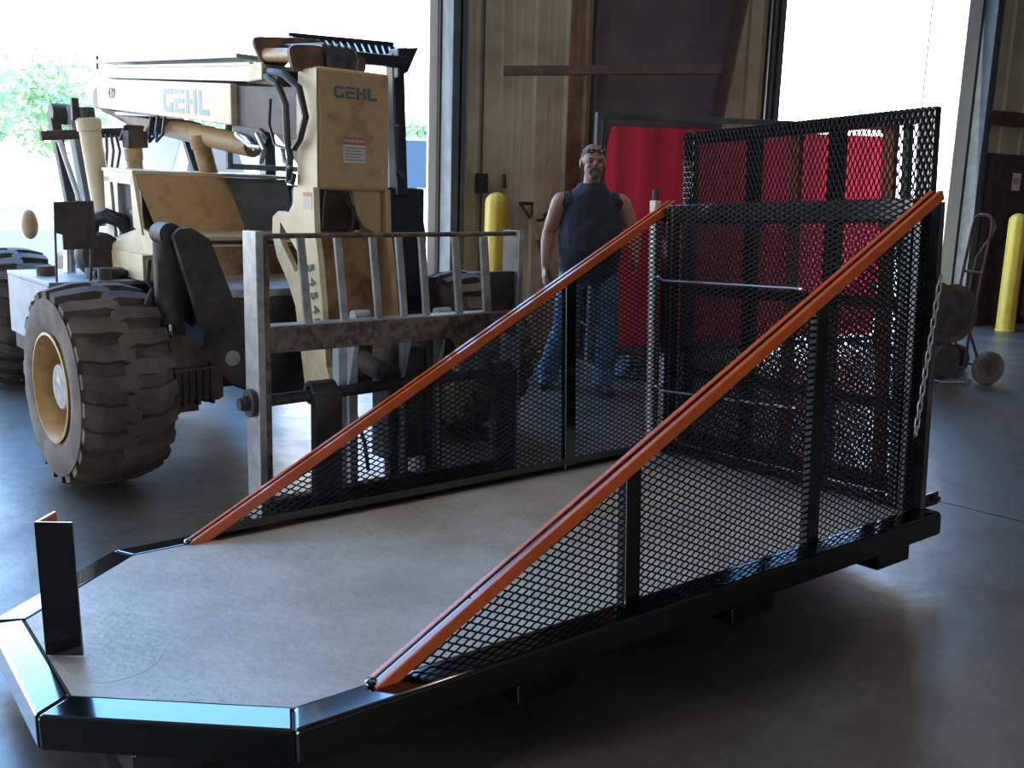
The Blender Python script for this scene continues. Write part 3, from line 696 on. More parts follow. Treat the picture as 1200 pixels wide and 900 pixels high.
for k_ in range(3):
    part(VB().tube([v(-.18, -1.2-.12*k_, 1.90), v(-.2, -1.2-.12*k_, 1.78), v(-.22, -1.25-.12*k_, 1.74), v(-.2, -1.3-.12*k_, 1.80)], .010, 6), 'hose', 'hose', smooth=True)

# boom
bt = lambda t: 2.012-.085*(t+.2)       # lower edge of the upper flange line
part(VB().side([(-2.43, 2.20), (-.19, 2.01), (-.19, 1.795), (-2.43, 2.0)], -.20, .20), 'boom', 'cream', bevel=.006)
part(VB().side([(-2.64, 2.13), (-2.43, 2.20), (-2.43, 2.0), (-2.2, 1.97), (-1.6, 1.80), (-1.5, 1.88), (-2.0, 1.92), (-2.64, 2.02)], -.17, .17), 'boom_heel', 'brown', bevel=.005)
part(VB().side([(-2.42, 2.27), (.02, 2.09), (.02, 2.005), (-2.42, 2.205)], -.175, .175), 'boom_upper_rail', 'greysteel', bevel=.004)
part(VB().side([(-2.42, 2.285), (.02, 2.10), (.02, 2.085), (-2.42, 2.27)], -.185, .185), 'boom_rail_cap', 'cream')
part(VB().side([(-2.8, 2.37), (-.35, 2.19), (-.35, 2.165), (-2.8, 2.345)], -.09, .12).b(-.09, -.07, -2.82, -2.78, 2.30, 2.40), 'boom_top_tray', 'greysteel', bevel=.003)
part(VB().side([(-.19, 2.0), (.50, 1.95), (.50, 1.70), (-.19, 1.80)], -.165, .165), 'boom_inner', 'dark', bevel=.004)
part(VB().side([(.0, 2.09), (.34, 2.04), (.34, 1.96), (.0, 2.0)], -.19, .19), 'boom_collar', 'darkbrown', bevel=.006)
part(VB().cyl(v(-.20, .12, 2.045), v(-.16, .12, 2.045), .045, n=16).b(-.205, -.19, .02, .20, 2.0, 2.085), 'roller_pad', 'cream', bevel=.006)
part(VB().side([(.02, 1.95), (.52, 1.90), (.52, 1.56), (.44, 1.58), (.30, 1.68), (.16, 1.76), (.02, 1.84)], -.14, .14), 'boom_nose', 'brown', bevel=.006)
part(VB().side([(-.22, 1.80), (.10, 1.77), (.20, 1.72), (.15, 1.68), (-.22, 1.76)], -.18, -.15), 'hose_bracket', 'dark')
# link plates on top of the nose
def roundplate(p, r, n=5):
    out = []; k = len(p)
    for i in range(k):
        a = Vector(p[i-1]); b = Vector(p[i]); c = Vector(p[(i+1) % k])
        p1_ = b+(a-b).normalized()*min(r, (a-b).length*.45); p2_ = b+(c-b).normalized()*min(r, (c-b).length*.45)
        for j in range(n+1):
            f_ = j/n; out.append(tuple((p1_*(1-f_)**2+b*2*f_*(1-f_)+p2_*f_*f_)))
    return out
part(VB().fr(roundplate([(-.25, 2.125), (-.10, 2.14), (.17, 2.12), (.17, 2.03), (-.17, 2.02), (-.22, 2.00)], .05), .54, .57), 'link_plate', 'brown', bevel=.003)
part(VB().fr(roundplate([(-.17, 2.23), (.10, 2.255), (.25, 2.26), (.25, 2.20), (.06, 2.17), (.02, 2.09), (-.10, 2.08)], .05), -.02, .01), 'link_plate', 'brown', bevel=.003)
part(VB().cyl(v(-.08, -.02, 2.15), v(-.08, .4, 2.11), .035, n=14), 'link_pin', 'tan', smooth=True)
mb = VB()
for i in range(14):
    a = PI*i/13
    mb.tube([v(-.055+.011*i, .60, 2.035), v(-.06+.012*i, .605+.012*math.sin(a*2), 2.09), v(-.05+.012*i, .54, 2.145+.008*math.sin(i*2)), v(-.03+.012*i, .30, 2.165+.01*math.sin(i)), v(.0+.012*i, .03, 2.20)], .0105, 6)
part(mb, 'hose_bundle', 'hose', smooth=True, kind='stuff')
# gooseneck head: box and lower arm
part(VB().b(-.17, .225, .50, .70, 1.47, 2.03), 'nose_box', 'tan', bevel=.018, seg=3)
part(VB().side([(.50, 1.47), (.699, 1.47), (.699, 2.02), (.53, 2.02), (.50, 1.9)], -.174, -.17), 'nose_side', 'cream')
near = [(.70, 1.48), (.50, 1.48), (.49, 1.40), (.44, 1.355), (.33, 1.36), (.27, 1.33), (.26, 1.24), (.31, 1.13), (.42, 1.02), (.50, .90), (.59, .52), (.68, .49), (.88, .52), (.81, .64), (.765, 1.0), (.74, 1.15), (.71, 1.27)]
def holed(poly, hole, s0, s1):
    bm = bmesh.new(); 
    o1 = [bm.verts.new((s0, -t, z)) for t, z in poly]; h1 = [bm.verts.new((s0, -t, z)) for t, z in hole]
    es = [bm.edges.new((L_[i], L_[(i+1) % len(L_)])) for L_ in (o1, h1) for i in range(len(L_))]
    bmesh.ops.triangle_fill(bm, use_beauty=True, use_dissolve=False, edges=es)
    r_ = bmesh.ops.extrude_face_region(bm, geom=bm.faces[:])
    for g_ in r_['geom']:
        if isinstance(g_, bmesh.types.BMVert): g_.co.x = s1
    mb = VB(); bm.verts.index_update(); mb.add([v_.co for v_ in bm.verts], [[q.index for q in f.verts] for f in bm.faces]); bm.free(); return mb
hole = [(.35, 1.31), (.53, 1.17), (.535, 1.08), (.50, 1.07), (.345, 1.22)]
part(holed(near, hole, -.195, -.165), 'arm_plate', 'cream')
part(holed([(t, z) for t, z in near], hole, .20, .23), 'arm_plate', 'tan')
part(VB().fr([(-.165, 1.27), (.20, 1.27), (.20, .55), (-.165, .52)], .60, .615), 'arm_web', 'tanrust')
part(VB().fr([(.04, 1.47), (.2, 1.47), (.2, 1.25), (.10, 1.30), (.06, 1.36)], .62, .66), 'arm_gusset', 'tan', bevel=.004)
part(VB().fr([(-.165, 1.47), (.2, 1.47), (.2, 1.27), (-.165, 1.27)], .42, .45), 'arm_back_plate', 'dark')
part(VB().tube([v(-.12, .62, 1.48), v(-.03, .66, 1.46), v(.03, .68, 1.38), (.03, -.68, 1.30), v(-.0, .66, 1.27), v(-.08, .64, 1.28)], .014, 8), 'hose', 'hose', smooth=True)
part(VB().tube([v(-.12, .68, 1.48), v(-.135, .68, 1.38), v(-.14, .68, 1.29)], .012, 8), 'hose', 'hose', smooth=True)
# loose hoses beside the boom nose
part(VB().tube([v(-.24, .36, 2.02), v(-.24, .50, 2.0), v(-.22, .62, 1.93), v(-.21, .66, 1.80), v(-.21, .60, 1.70), v(-.21, .54, 1.66)], .017, 8), 'hose', 'hose', smooth=True)
part(VB().tube([v(-.25, .34, 2.0), v(-.25, .46, 1.96), v(-.23, .50, 1.86), v(-.22, .49, 1.70), v(-.21, .50, 1.62), v(-.20, .46, 1.50)], .017, 8), 'hose', 'hose', smooth=True)
part(VB().tube([v(-.22, .32, 1.90), v(-.22, .30, 1.78), v(-.22, .36, 1.68), v(-.21, .46, 1.66)], .008, 6), 'hose', 'hose', smooth=True)
for (a, b, c) in (((-.19, -.15, 1.75), (-.20, .0, 1.72), (-.20, .1, 1.66)), ((-.21, -.1, 1.74), (-.21, .06, 1.68), (-.21, .18, 1.67)), ((-.2, .12, 1.74), (-.21, .22, 1.66), (-.2, .16, 1.60))):
    part(VB().tube([v(*a), v(*b), v(*c)], .013, 8), 'hose_fitting', 'zinc', smooth=True)
part(VB().tube([v(-.21, .42, 1.66), v(-.215, .45, 1.60), v(-.21, .50, 1.57)], .012, 8), 'hose_fitting', 'zinc', smooth=True)
part(VB().tube([v(-.20, .52, 1.54), v(-.20, .50, 1.50), v(-.2, .45, 1.51)], .014, 8), 'hose', 'hose', smooth=True)

# fork carriage at t = 1.15
ct = 1.15
part(VB().cyl(v(-.70, ct, 1.275), v(.68, ct, 1.285), .011, n=10), 'carriage_top_rail', 'rustbar', smooth=True)
def post(s0, s1, t0, t1, top, mtl='greysteel'):
    mb = VB(); mb.add([v(s0, t0, .04), v(s1, t0, .04), v(s1, t1, .04), v(s0, t1, .04), v(s0, t0+.0, top), v(s1, t0+.0, top), v(s1, t1, top), v(s0, t1, top)],
         [(0,3,2,1),(4,5,6,7),(0,1,5,4),(1,2,6,5),(2,3,7,6),(3,0,4,7)]); return part(mb, 'carriage_post', mtl, bevel=.004)
post(-.715, -.68, 1.06, 1.185, 1.295); post(.665, .70, 1.06, 1.185, 1.30)
part(VB().b(-.68, -.66, 1.10, 1.19, .04, 1.28), 'post_face', 'rustbar', bevel=.002)
for s_, w_ in ((-.50, .035), (-.325, .035), (-.15, .035), (-.015, .035), (.11, .035), (.30, .04), (.47, .045)):
    part(VB().bar(v(s_, ct, 1.27), v(s_+.035, ct, .90), w_, .018, up=(0, 1, 0)), 'carriage_bar', 'greysteel', bevel=.003)
part(VB().b(-.66, .665, 1.135, 1.19, .795, .905), 'carriage_beam', 'rustbar', bevel=.006)
part(VB().b(-.66, .665, 1.10, 1.185, .904, .909), 'beam_top_strip', 'greysteel')
part(VB().b(.52, .665, 1.12, 1.16, .80, 1.10), 'corner_plate', 'dark', bevel=.004)
part(VB().cyl(v(-.78, ct-.02, .585), v(.70, ct-.02, .60), .026, n=14), 'fork_shaft', 'dark', smooth=True)
part(VB().cyl(v(-.765, ct-.02, .585), v(-.735, ct-.02, .585), .035, n=6).cyl(v(-.74, ct-.02, .585), v(-.722, ct-.02, .585), .06, n=20), 'shaft_nut', 'dark', bevel=.003)
def fork(s):
    mb = VB().lathe([(.028, -.06), (.052, -.06), (.052, .06), (.028, .06)], v(s, ct-.02, .60), (1, 0, 0), 18)
    mb.b(s-.065, s+.065, ct+.005, ct+.055, .08, .61)
    mb.b(s-.06, s+.06, ct+.0, ct+.20, .045, .085)
    part(mb, 'fork', 'dark', bevel=.005)
fork(-.40); fork(.60)
for s_ in (-.22, .06, .26):
    pl = roundplate([(1.0, .87), (1.10, .87), (1.14, .80), (1.08, .60), (1.10, .12), (1.0, .12), (.95, .6)], .04)
    part(VB().side(pl, s_-.012, s_+.012), 'mount_plate', 'lightgrey', bevel=.002)
    part(VB().b(s_-.05, s_+.05, 1.0, 1.06, .12, .88), 'mount_column', 'dark' if s_ != -.22 else 'lightgrey', bevel=.004)
part(VB().cyl(v(-.18, 1.03, .905), v(-.10, 1.03, .905), .03, n=14), 'mount_roller', 'lightgrey', smooth=True)
part(VB().cyl(v(.26, 1.06, .90), v(.34, 1.06, .90), .028, n=14), 'mount_roller', 'lightgrey', smooth=True)
part(VB().b(-.70, .69, 1.10, 1.16, .04, .15), 'carriage_bottom_beam', 'dark', bevel=.005)
part(VB().b(.0, .20, .9, 1.06, .20, .75), 'tilt_block', 'dark', bevel=.01)
for s_ in (.0, .30): part(VB().cyl(v(s_, .8, .66), v(s_, 1.08, .62), .05, n=16), 'tilt_cylinder', 'dark', smooth=True)
part(VB().tube([v(-.14, .72, .78), v(-.13, .78, .68), v(-.12, .9, .5), v(-.10, 1.0, .30), v(-.08, 1.0, .16)], .010, 6), 'hose', 'hose', smooth=True)

# GEHL lettering built from strokes; x,z in letter units (height 1)
def gehl(mb, put):
    def R_(pts): put(mb, pts)
    t = .24
    R_([(.22,1),(.86,1),(.86,1-t),(.30,1-t),(.22,.68)]); R_([(.22,1),(.22,.68),(.22,.32),(.22,0),(.10,.04),(.0,.22),(.0,.78),(.10,.96)])
    R_([(.22,0),(.22,.32),(.30,t),(.58,t),(.58,.42),(.86,.42),(.86,.0)])
    x = 1.0
    R_([(x,1),(x+.80,1),(x+.80,1-t*.8),(x,1-t*.8)]); R_([(x,.62),(x+.80,.62),(x+.80,.40),(x,.40)]); R_([(x,.20),(x+.80,.20),(x+.80,0),(x,0)]); R_([(x,.40),(x+.22,.40),(x+.22,.20),(x,.20)])
    x = 1.95
    R_([(x,1),(x+.24,1),(x+.24,0),(x,0)]); R_([(x+.6,1),(x+.84,1),(x+.84,0),(x+.6,0)]); R_([(x+.24,.62),(x+.6,.62),(x+.6,.40),(x+.24,.40)])
    x = 2.95
    R_([(x,1),(x+.24,1),(x+.24,.24),(x,.24)]); R_([(x,.24),(x+.8,.24),(x+.8,0),(x+.12,0),(x,.10)])
def put_front(s0, z0, hh, ww, t0):
    def f(mb, pts): mb.fr([(s0+x_*ww, z0+y_*hh) for x_, y_ in pts], t0-.002, t0+.0015)
    return f
mb = VB(); gehl(mb, put_front(-.083, 1.895, .055, .062, .70)); part(mb, 'lettering', 'ink', label='dark GEHL letters on the nose box')
def put_side(t0, z0, hh, ww, s0):
    def f(mb, pts): mb.side([(t0+x_*ww, z0+y_*hh-.085*x_*ww) for x_, y_ in pts], s0-.0015, s0+.002)
    return f
mb = VB(); gehl(mb, put_side(-1.17, 1.915, .135, .185, -.20)); part(mb, 'lettering', 'ink2', label='large faded blue GEHL letters on the boom side')
sidem = lambda s, t, z, roll=0: Matrix.Translation(v(s, t, z)) @ Matrix(((0,0,-1,0),(-1,0,0,0),(0,1,0,0),(0,0,0,1))) @ Matrix.Rotation(roll, 4, 'Z')
text('boom_number', '439', .10, 'ink', tv, sidem(-.203, -2.12, 2.08, -.08), bold=0)
nt_ = [(.668, 1.10), (.684, 1.035), (.700, .970), (.716, .905), (.732, .845)]
for (tt, zz), ch_ in zip(nt_, '54548'):
    text('arm_number', ch_, .088, 'ink', tv, sidem(-.199, tt, zz, -PI/2+.22), bold=.012)
# warning decals
mb = VB().fr([(-.035, 1.72), (.085, 1.72), (.085, 1.60), (-.035, 1.60)], .699, .7015); part(mb, 'warning_decal', 'paper')
part(VB().fr([(-.035, 1.72), (.085, 1.72), (.085, 1.685), (-.035, 1.685)], .701, .7025), 'decal_band', 'redink')
frm = lambda s, t, z: Matrix.Translation(v(s, t, z)) @ Matrix(((1,0,0,0),(0,0,-1,0),(0,1,0,0),(0,0,0,1)))
text('decal_text', 'WARNING', .023, 'paper', tv, frm(.025, .703, 1.7015), ext=.0005)
mb = VB()
for k_ in range(5):
    mb.fr([(-.028, 1.672-.014*k_), (.078-(.02 if k_ % 2 else 0), 1.672-.014*k_), (.078-(.02 if k_ % 2 else 0), 1.668-.014*k_), (-.028, 1.668-.014*k_)], .7014, .702)
part(mb, 'decal_lines', 'ink')
part(VB().side([(.60, 1.44), (.685, 1.44), (.685, 1.37), (.60, 1.38)], -.1965, -.1955), 'white_decal', 'paper')
part(VB().side([(.60, 1.455), (.685, 1.455), (.685, 1.435), (.60, 1.44)], -.1968, -.1955), 'decal_band', 'redink')

# ================================================================== BOLLARDS
def bollard(x, y, h, r, label, z0=0, grp=None, mtl='yellow'):
    t = thing('bollard', label, 'bollard', Matrix.Translation((x, y, z0)), grp)
    n = 40; prof = [(r, 0), (r, h-r*.9)] + [(r*math.cos(a), h-r*.9+r*.9*math.sin(a)) for a in [PI/2*i/8 for i in range(1, 9)]]
    mb = MB(); vs = []
    for rr, z in prof:
        for j in range(n): vs.append(((rr*(1-.035*(j % 4 == 0)))*math.cos(2*PI*j/n), (rr*(1-.035*(j % 4 == 0)))*math.sin(2*PI*j/n), z))
    fs = [(i*n+j, i*n+(j+1) % n, (i+1)*n+(j+1) % n, (i+1)*n+j) for i in range(len(prof)-1) for j in range(n)]
    mb.add(vs, fs).build('sleeve', mtl, t, smooth=True)
    MB().lathe([(r*1.0, 0), (r*1.06, 0), (r*1.06, .02), (r*1.0, .025)], (0,0,0), (0,0,1), 24).build('base_ring', 'yellow', t)
    return t
bollard(-.185, 8.8, 1.51, .108, 'yellow bollard by the wall right of the left doorway, behind the fork carriage')
bollard(6.20, 12.0, 1.46, .108, 'tall yellow bollard standing clear at the right edge beside the right doorway')
q_ = wl(3.35, 1.6); bollard(q_.x, q_.y, 1.75, .11, 'yellow bollard outside the left doorway, half hidden behind the forklift cab', z0=-.02)

# ================================================================== WALL THINGS
wx = thing('electrical_box', 'small black electrical box with conduit on the beige wall above the bollard', 'electrical box', frame(wl(3.90, 0, 0), WD, WN, Vector((0,0,1))))
MB().box((-.05, -.08, 1.50), (.05, -.005, 1.68)).build('box', 'tape', wx, bevel=.006)
MB().cyl((-.0, -.03, 1.66), (-.0, -.03, 5.4), .011, n=8).build('conduit', 'dark', wx)
MB().cyl((-.0, -.03, 0.02), (-.0, -.03, 1.52), .011, n=8).build('conduit', 'dark', wx)
q_ = wl(4.17, -.20, 0)
t = thing('broom', 'brown wooden tool handle with dark end leaning behind the left bollard', 'broom', Matrix.Translation(q_))
MB().cyl((.02, -.10, .02), (-.10, .10, 1.58), .014, n=10).build('handle', 'wood', t, smooth=True)
MB().cyl((-.097, .094, 1.55), (-.106, .12, 1.68), .018, n=10).build('grip', 'tape', t, smooth=True)
MB().box((-.02, -.16, .0), (.24, -.08, .07)).build('head', 'dark', t, bevel=.008)
# spade with D handle
sp = thing('shovel', 'D-handled shovel with black taped shaft leaning on the wall left of the man', 'shovel', Matrix.Identity(4))
top = wl(4.40, -.09, 1.30); bot = wl(4.56, -.55, .30)
dd = (bot-top).normalized(); sx = WD.copy()
MB().cyl(top, top+dd*.25, .015, n=10).build('shaft', 'wood', sp, smooth=True)
MB().cyl(top+dd*.25, bot-dd*.12, .017, n=10).build('taped_shaft', 'tape', sp, smooth=True)
ga_ = top-dd*.13
MB().tube([top+dd*.03, top-dd*.03-sx*.03, ga_-sx*.065], .014, 8).tube([top+dd*.03, top-dd*.03+sx*.03, ga_+sx*.065], .014, 8).cyl(ga_-sx*.075, ga_+sx*.075, .016, n=10).build('d_handle', 'tape', sp, smooth=True)
mb = MB(); nrm = dd.cross(sx).normalized(); rows = []
for i, (l, w_) in enumerate([(-.12, .03), (-.06, .10), (.0, .115), (.12, .112), (.20, .08), (.27, .01)]):
    for j in range(5):
        f_ = (j-2)/2; rows.append(bot+dd*l+sx*(w_*f_)+nrm*(.03*(1-f_*f_))*(-1))
mb.add(rows+[r_-nrm*.004 for r_ in rows], [(i*5+j, i*5+j+1, i*5+j+6, i*5+j+5) for i in range(5) for j in range(4)]+[(30+i*5+j, 30+i*5+j+1, 30+i*5+j+6, 30+i*5+j+5) for i in range(5) for j in range(4)])
mb.build('blade', 'dark', sp, smooth=True)
# yellow-black cord/stick on the floor side
a_ = wl(4.62, -.30, .55); b_ = wl(4.86, -.95, .03)
mb = MB(); 
for i in range(10): mb.cur = i % 2; mb.cyl(a_.lerp(b_, i/10), a_.lerp(b_, (i+1)/10), .014, n=8)
tag(mb.build('striped_stick', ['wood', 'tape']), 'short stick banded tan and black leaning low beside the shovel', 'stick')
tp = thing('hose_valve', 'small dark tap with round knob on the wall right of the shovel handle', 'tap', frame(wl(4.60, 0, 1.31), WD, WN, Vector((0,0,1))))
MB().cyl((0, .0, 0), (0, -.10, 0), .012, n=8).build('stem', 'dark', tp)
MB().cyl((0, -.09, 0), (0, -.12, 0), .045, n=14).build('knob', 'tape', tp, bevel=.004)
MB().tube([(0, -.06, 0), (-.05, -.07, -.05), (-.11, -.07, -.05)], .012, 8).build('spout', 'dark', tp)
t = thing('wall_socket', 'dark wall box just left of the man\'s shoulder', 'socket', frame(wl(4.78, 0, 1.48), WD, WN, Vector((0,0,1))))
MB().box((-.04, -.05, -.03), (.05, -.003, .035)).build('box', 'dark', t, bevel=.004)

# red welding curtain in its frame
CQ = Vector((.655, 8.45, 0))
cu = thing('welding_curtain', 'large red vinyl welding curtain in a dark steel frame behind the mesh ramp', 'curtain', frame(CQ, WD, WN, Vector((0,0,1))))
CL = 3.64; CH = 2.18
MB().box((0, -.02, 0), (.045, .025, CH)).build('frame_post', 'jamb', cu, bevel=.003)
MB().box((.07, -.02, .02), (.095, .02, CH-.02)).build('frame_post', 'column', cu, bevel=.003)
MB().box((CL, -.02, 0), (CL+.045, .025, CH+.12)).build('frame_post', 'jamb', cu, bevel=.003)
MB().bar((.0, 0, CH-.0), (CL+.04, 0, CH+.10), .045, .05).build('top_tube', 'jamb', cu, bevel=.003)
MB().bar((.03, .03, .10), (CL, .03, .10), .035, .04).build('bottom_tube', 'column', cu)
for x_ in (.02, CL+.02): MB().box((x_-.025, -.35, 0), (x_+.025, .35, .04)).build('foot', 'column', cu, bevel=.003)
mb = MB(); NX, NZ = 70, 10; vs = []
for j in range(NZ+1):
    for i in range(NX+1):
        x_ = .115+(CL-.16)*i/NX; z_ = .16+(CH-.085+.10*i/NX-.16)*j/NZ
        if j == NZ and i == 0: x_ += .05; 
        vs.append((x_, .012*math.sin(i*.9)+.006*math.sin(i*2.3+j*.3), z_))
mb.add(vs, [(j*(NX+1)+i, j*(NX+1)+i+1, (j+1)*(NX+1)+i+1, (j+1)*(NX+1)+i) for j in range(NZ) for i in range(NX)])
mb.build('curtain', 'vinyl', cu, smooth=True)
for i in range(10):
    x_ = .17+i*.405; z_ = CH-.10+.10*(x_-.1)/CL
    MB().lathe([(.006, 0), (.012, 0), (.012, .004), (.006, .004)], (x_, -.028, z_), (0, -1, 0), 12).build('grommet', 'zinc', cu)
    MB().tube([(x_, -.026, z_), (x_+.004, -.03, z_+.05), (x_, 0, z_+.085)], .003, 5).build('tie', 'tape', cu)
# dark bundle lying at its foot
mb = MB(); q_ = Vector((1.12, 8.0, 0))
for i in range(6): 
    a = .19-.012*i
    mb.tube([(q_.x+a*1.5*math.cos(2*PI*k_/18), q_.y+a*math.sin(2*PI*k_/18), .025+.03*i+.008*math.sin(k_*1.3+i)) for k_ in range(18)], .02, 6, closed=True)
tag(mb.build('cable_coil', 'tape', smooth=True), 'low coil of black cable on the floor at the curtain foot', 'cable')

# ================================================================== HAND TRUCK
ht = thing('hand_truck', 'two-wheeled hand truck with looped handle loaded with a hose reel, right of the platform', 'hand truck',
           Matrix.Translation((4.0, 8.30, 0)) @ Matrix.Rotation(math.radians(13), 4, 'Z'))
# local: +x away from the load (rear), y lateral, z up
def hw(y, name='wheel'):
    w_ = bpy.data.objects.new(name, None); COL.objects.link(w_); w_.parent = ht; w_.location = (.03, y, .145)
    pr_ = [(.07, -.03), (.10, -.04), (.13, -.038), (.145, -.022), (.147, 0), (.145, .022), (.13, .038), (.10, .04), (.07, .03)]
    MB().lathe(pr_, (0,0,0), (0,1,0), 32).build('tire', 'rubber', w_, smooth=True)
    MB().lathe([(.0, -.02), (.03, -.045), (.035, -.02), (.075, -.022), (.075, .022), (.035, .02), (.03, .045), (0, .02)], (0,0,0), (0,1,0), 24).build('rim', 'darkbrown', w_, smooth=True)
hw(-.22); hw(.22)
MB().cyl((.03, -.24, .145), (.03, .24, .145), .010, n=8).build('axle', 'dark', ht)
pts_l = lambda y: [(-.13, y, .06), (-.115, y, .35), (-.06, y, .95), (-.02, y, 1.30)]
lp = [Vector(p_) for p_ in pts_l(-.12)] + [Vector((-.015, -.105, 1.40)), Vector((-.012, -.06, 1.435)), Vector((-.012, .06, 1.435)), Vector((-.015, .105, 1.40))] + [Vector(p_) for p_ in reversed(pts_l(.12))]
MB().tube(lp, .013, 10).build('loop_frame', 'browncol', ht, smooth=True)
MB().tube([(-.012, .0, 1.435), (.07, 0, 1.42), (.115, 0, 1.35), (.09, 0, 1.26), (.03, 0, 1.18), (-.03, 0, 1.08), (-.07, 0, .80), (-.10, 0, .45)], .012, 10).build('grip_bar', 'darkbrown', ht, smooth=True)
for z_, x_ in ((.95, -.06), (.50, -.10), (.12, -.125)): MB().cyl((x_, -.12, z_), (x_, .12, z_), .012, n=8).build('cross_bar', 'browncol', ht)
for y in (-.12, .12): MB().bar((-.10, y, .42), (.03, y, .145), .012, .02).build('axle_stay', 'dark', ht)
MB().box((-.36, -.17, .01), (-.11, .17, .018)).box((-.125, -.17, .01), (-.115, .17, .10)).build('toe_plate', 'lightgrey', ht, bevel=.002)
hr = thing('hose_reel', 'dark grimy wheel-shaped hose reel sitting upright on the hand truck', 'hose reel',
           Matrix.Translation((4.0, 8.30, 0)) @ Matrix.Rotation(math.radians(13), 4, 'Z'))
rc = (-.31, 0, .60)
for y, nm_ in ((-.12, 'flange'), (.12, 'flange')): MB().lathe([(.24, -.008), (.255, 0), (.24, .008), (.19, .004), (.19, -.004)], (rc[0], y, rc[2]), (0,1,0), 36, closed=True).build(nm_, 'darkbrown', hr, smooth=True)
mb = MB()
for i in range(8):
    y = -.10+.028*i; mb.tube([(rc[0]+.205*math.cos(2*PI*k_/24), y, rc[2]+.205*math.sin(2*PI*k_/24)) for k_ in range(24)], .017, 6, closed=True)
mb.build('wound_hose', 'hose', hr, smooth=True, kind='stuff')
MB().cyl((rc[0], -.14, rc[2]), (rc[0], .14, rc[2]), .06, n=16).build('hub', 'dark', hr)
for y in (-.125, .125): MB().lathe([(.05, -.006), (.10, -.012), (.20, -.004), (.20, .004), (.10, .0), (.05, .006)], (rc[0], y, rc[2]), (0, 1, 0), 30, closed=True).build('side_disc', 'dark', hr, smooth=True)
mb = MB().lathe([(0, -.14), (.13, -.14), (.165, -.10), (.165, .10), (.13, .14), (0, .14)], (-.32, 0, .19), (0, 1, 0), 30)
mb.build('motor_drum', 'dark', hr, smooth=True)
for y in (-1, 1): MB().bar((-.32, y*.1, .30), (-.31, y*.13, .58), .02, .04).build('stand', 'dark', hr)

# ================================================================== notice, red cabinet at the right edge
nw = thing('notice', 'small white notice with a red number on the dark door at the right edge', 'sign', frame(wl(11.62, -.036, 1.86), WD, WN, Vector((0,0,1))))
MB().box((-.08, -.002, -.11), (.08, .002, .11)).build('sheet', 'paper', nw)
text('number', '80', .12, 'redink', nw, Matrix.Translation((0, -.003, .01)) @ Matrix(((1,0,0,0),(0,0,-1,0),(0,1,0,0),(0,0,0,1))), ext=.0005)
rcb = thing('red_cabinet', 'red metal tool cabinet against the wall, cut by the right edge of the view', 'cabinet', frame(wl(12.3, -.42, 0), WD, WN, Vector((0,0,1))))
MB().box((-.30, -.02, .10), (.5, .36, 1.32)).build('body', 'redpaint', rcb, bevel=.008)
for z_ in (.14, .42, .70, .98): MB().box((-.28, -.045, z_), (.48, -.022, z_+.25)).build('drawer', 'redpaint', rcb, bevel=.004)
MB().box((-.28, 0, 0), (.48, .34, .10)).build('plinth', 'dark', rcb)

# ================================================================== THE MAN
man = thing('person', 'heavyset man in sleeveless navy shirt and jeans, sunglasses on his forehead, standing behind the platform', 'person',
            Matrix.Translation((.56, 7.38, 0)) @ Matrix.Rotation(math.radians(8), 4, 'Z'))
# local: faces -y.  viewer's left = -x
def limb(mb, pts, n=14):      # pts: (x,y,z,rx,ry) rings
    P_ = [Vector(p[:3]) for p in pts]; vs = []
    for i, p in enumerate(pts):
        d_ = (P_[min(i+1, len(P_)-1)]-P_[max(i-1, 0)]).normalized()
        a = Vector((1,0,0)); a = (a-d_*a.dot(d_)).normalized(); b = d_.cross(a)
        vs += [P_[i]+a*p[3]*math.cos(2*PI*j/n)+b*p[4]*math.sin(2*PI*j/n) for j in range(n)]
    k = len(pts)
    mb.add(vs, [(i*n+j, i*n+(j+1) % n, (i+1)*n+(j+1) % n, (i+1)*n+j) for i in range(k-1) for j in range(n)]+[tuple(range(n-1,-1,-1)), tuple(range((k-1)*n, k*n))])
def remesh(o, vx, it=3, disp=0):
    r_ = o.modifiers.new('r', 'REMESH'); r_.mode = 'VOXEL'; r_.voxel_size = vx; r_.use_smooth_shade = True
    s_ = o.modifiers.new('s', 'SMOOTH'); s_.iterations = it; s_.factor = .5
    if disp:
        tx = bpy.data.textures.new('folds', 'CLOUDS'); tx.noise_scale = .09
        d_ = o.modifiers.new('d', 'DISPLACE'); d_.texture = tx; d_.strength = disp; d_.mid_level = .5
LS, RS = (-.232, 0, 1.445), (.232, 0, 1.445)
LE, LH = (-.315, .03, 1.20), (-.345, -.05, .955)
RE, RH = (.37, .06, 1.22), (.33, -.12, 1.02)
lhip, lknee, lank = (-.115, 0, .95), (-.175, -.03, .52), (-.27, .12, .10)
rhip, rknee, rank = (.12, 0, .95), (.145, -.12, .52), (.13, -.13, .10)
bd = MB()
limb(bd, [(0, .0, .90, .17, .12), (0, -.01, 1.05, .19, .15), (0, -.02, 1.18, .20, .16), (0, -.01, 1.32, .19, .14), (0, 0, 1.44, .18, .12), (0, .01, 1.50, .13, .09), (0, .01, 1.58, .08, .07)])
limb(bd, [(0, .012, 1.52, .075, .075), (0, .005, 1.60, .064, .066), (0, -.008, 1.66, .062, .064)])
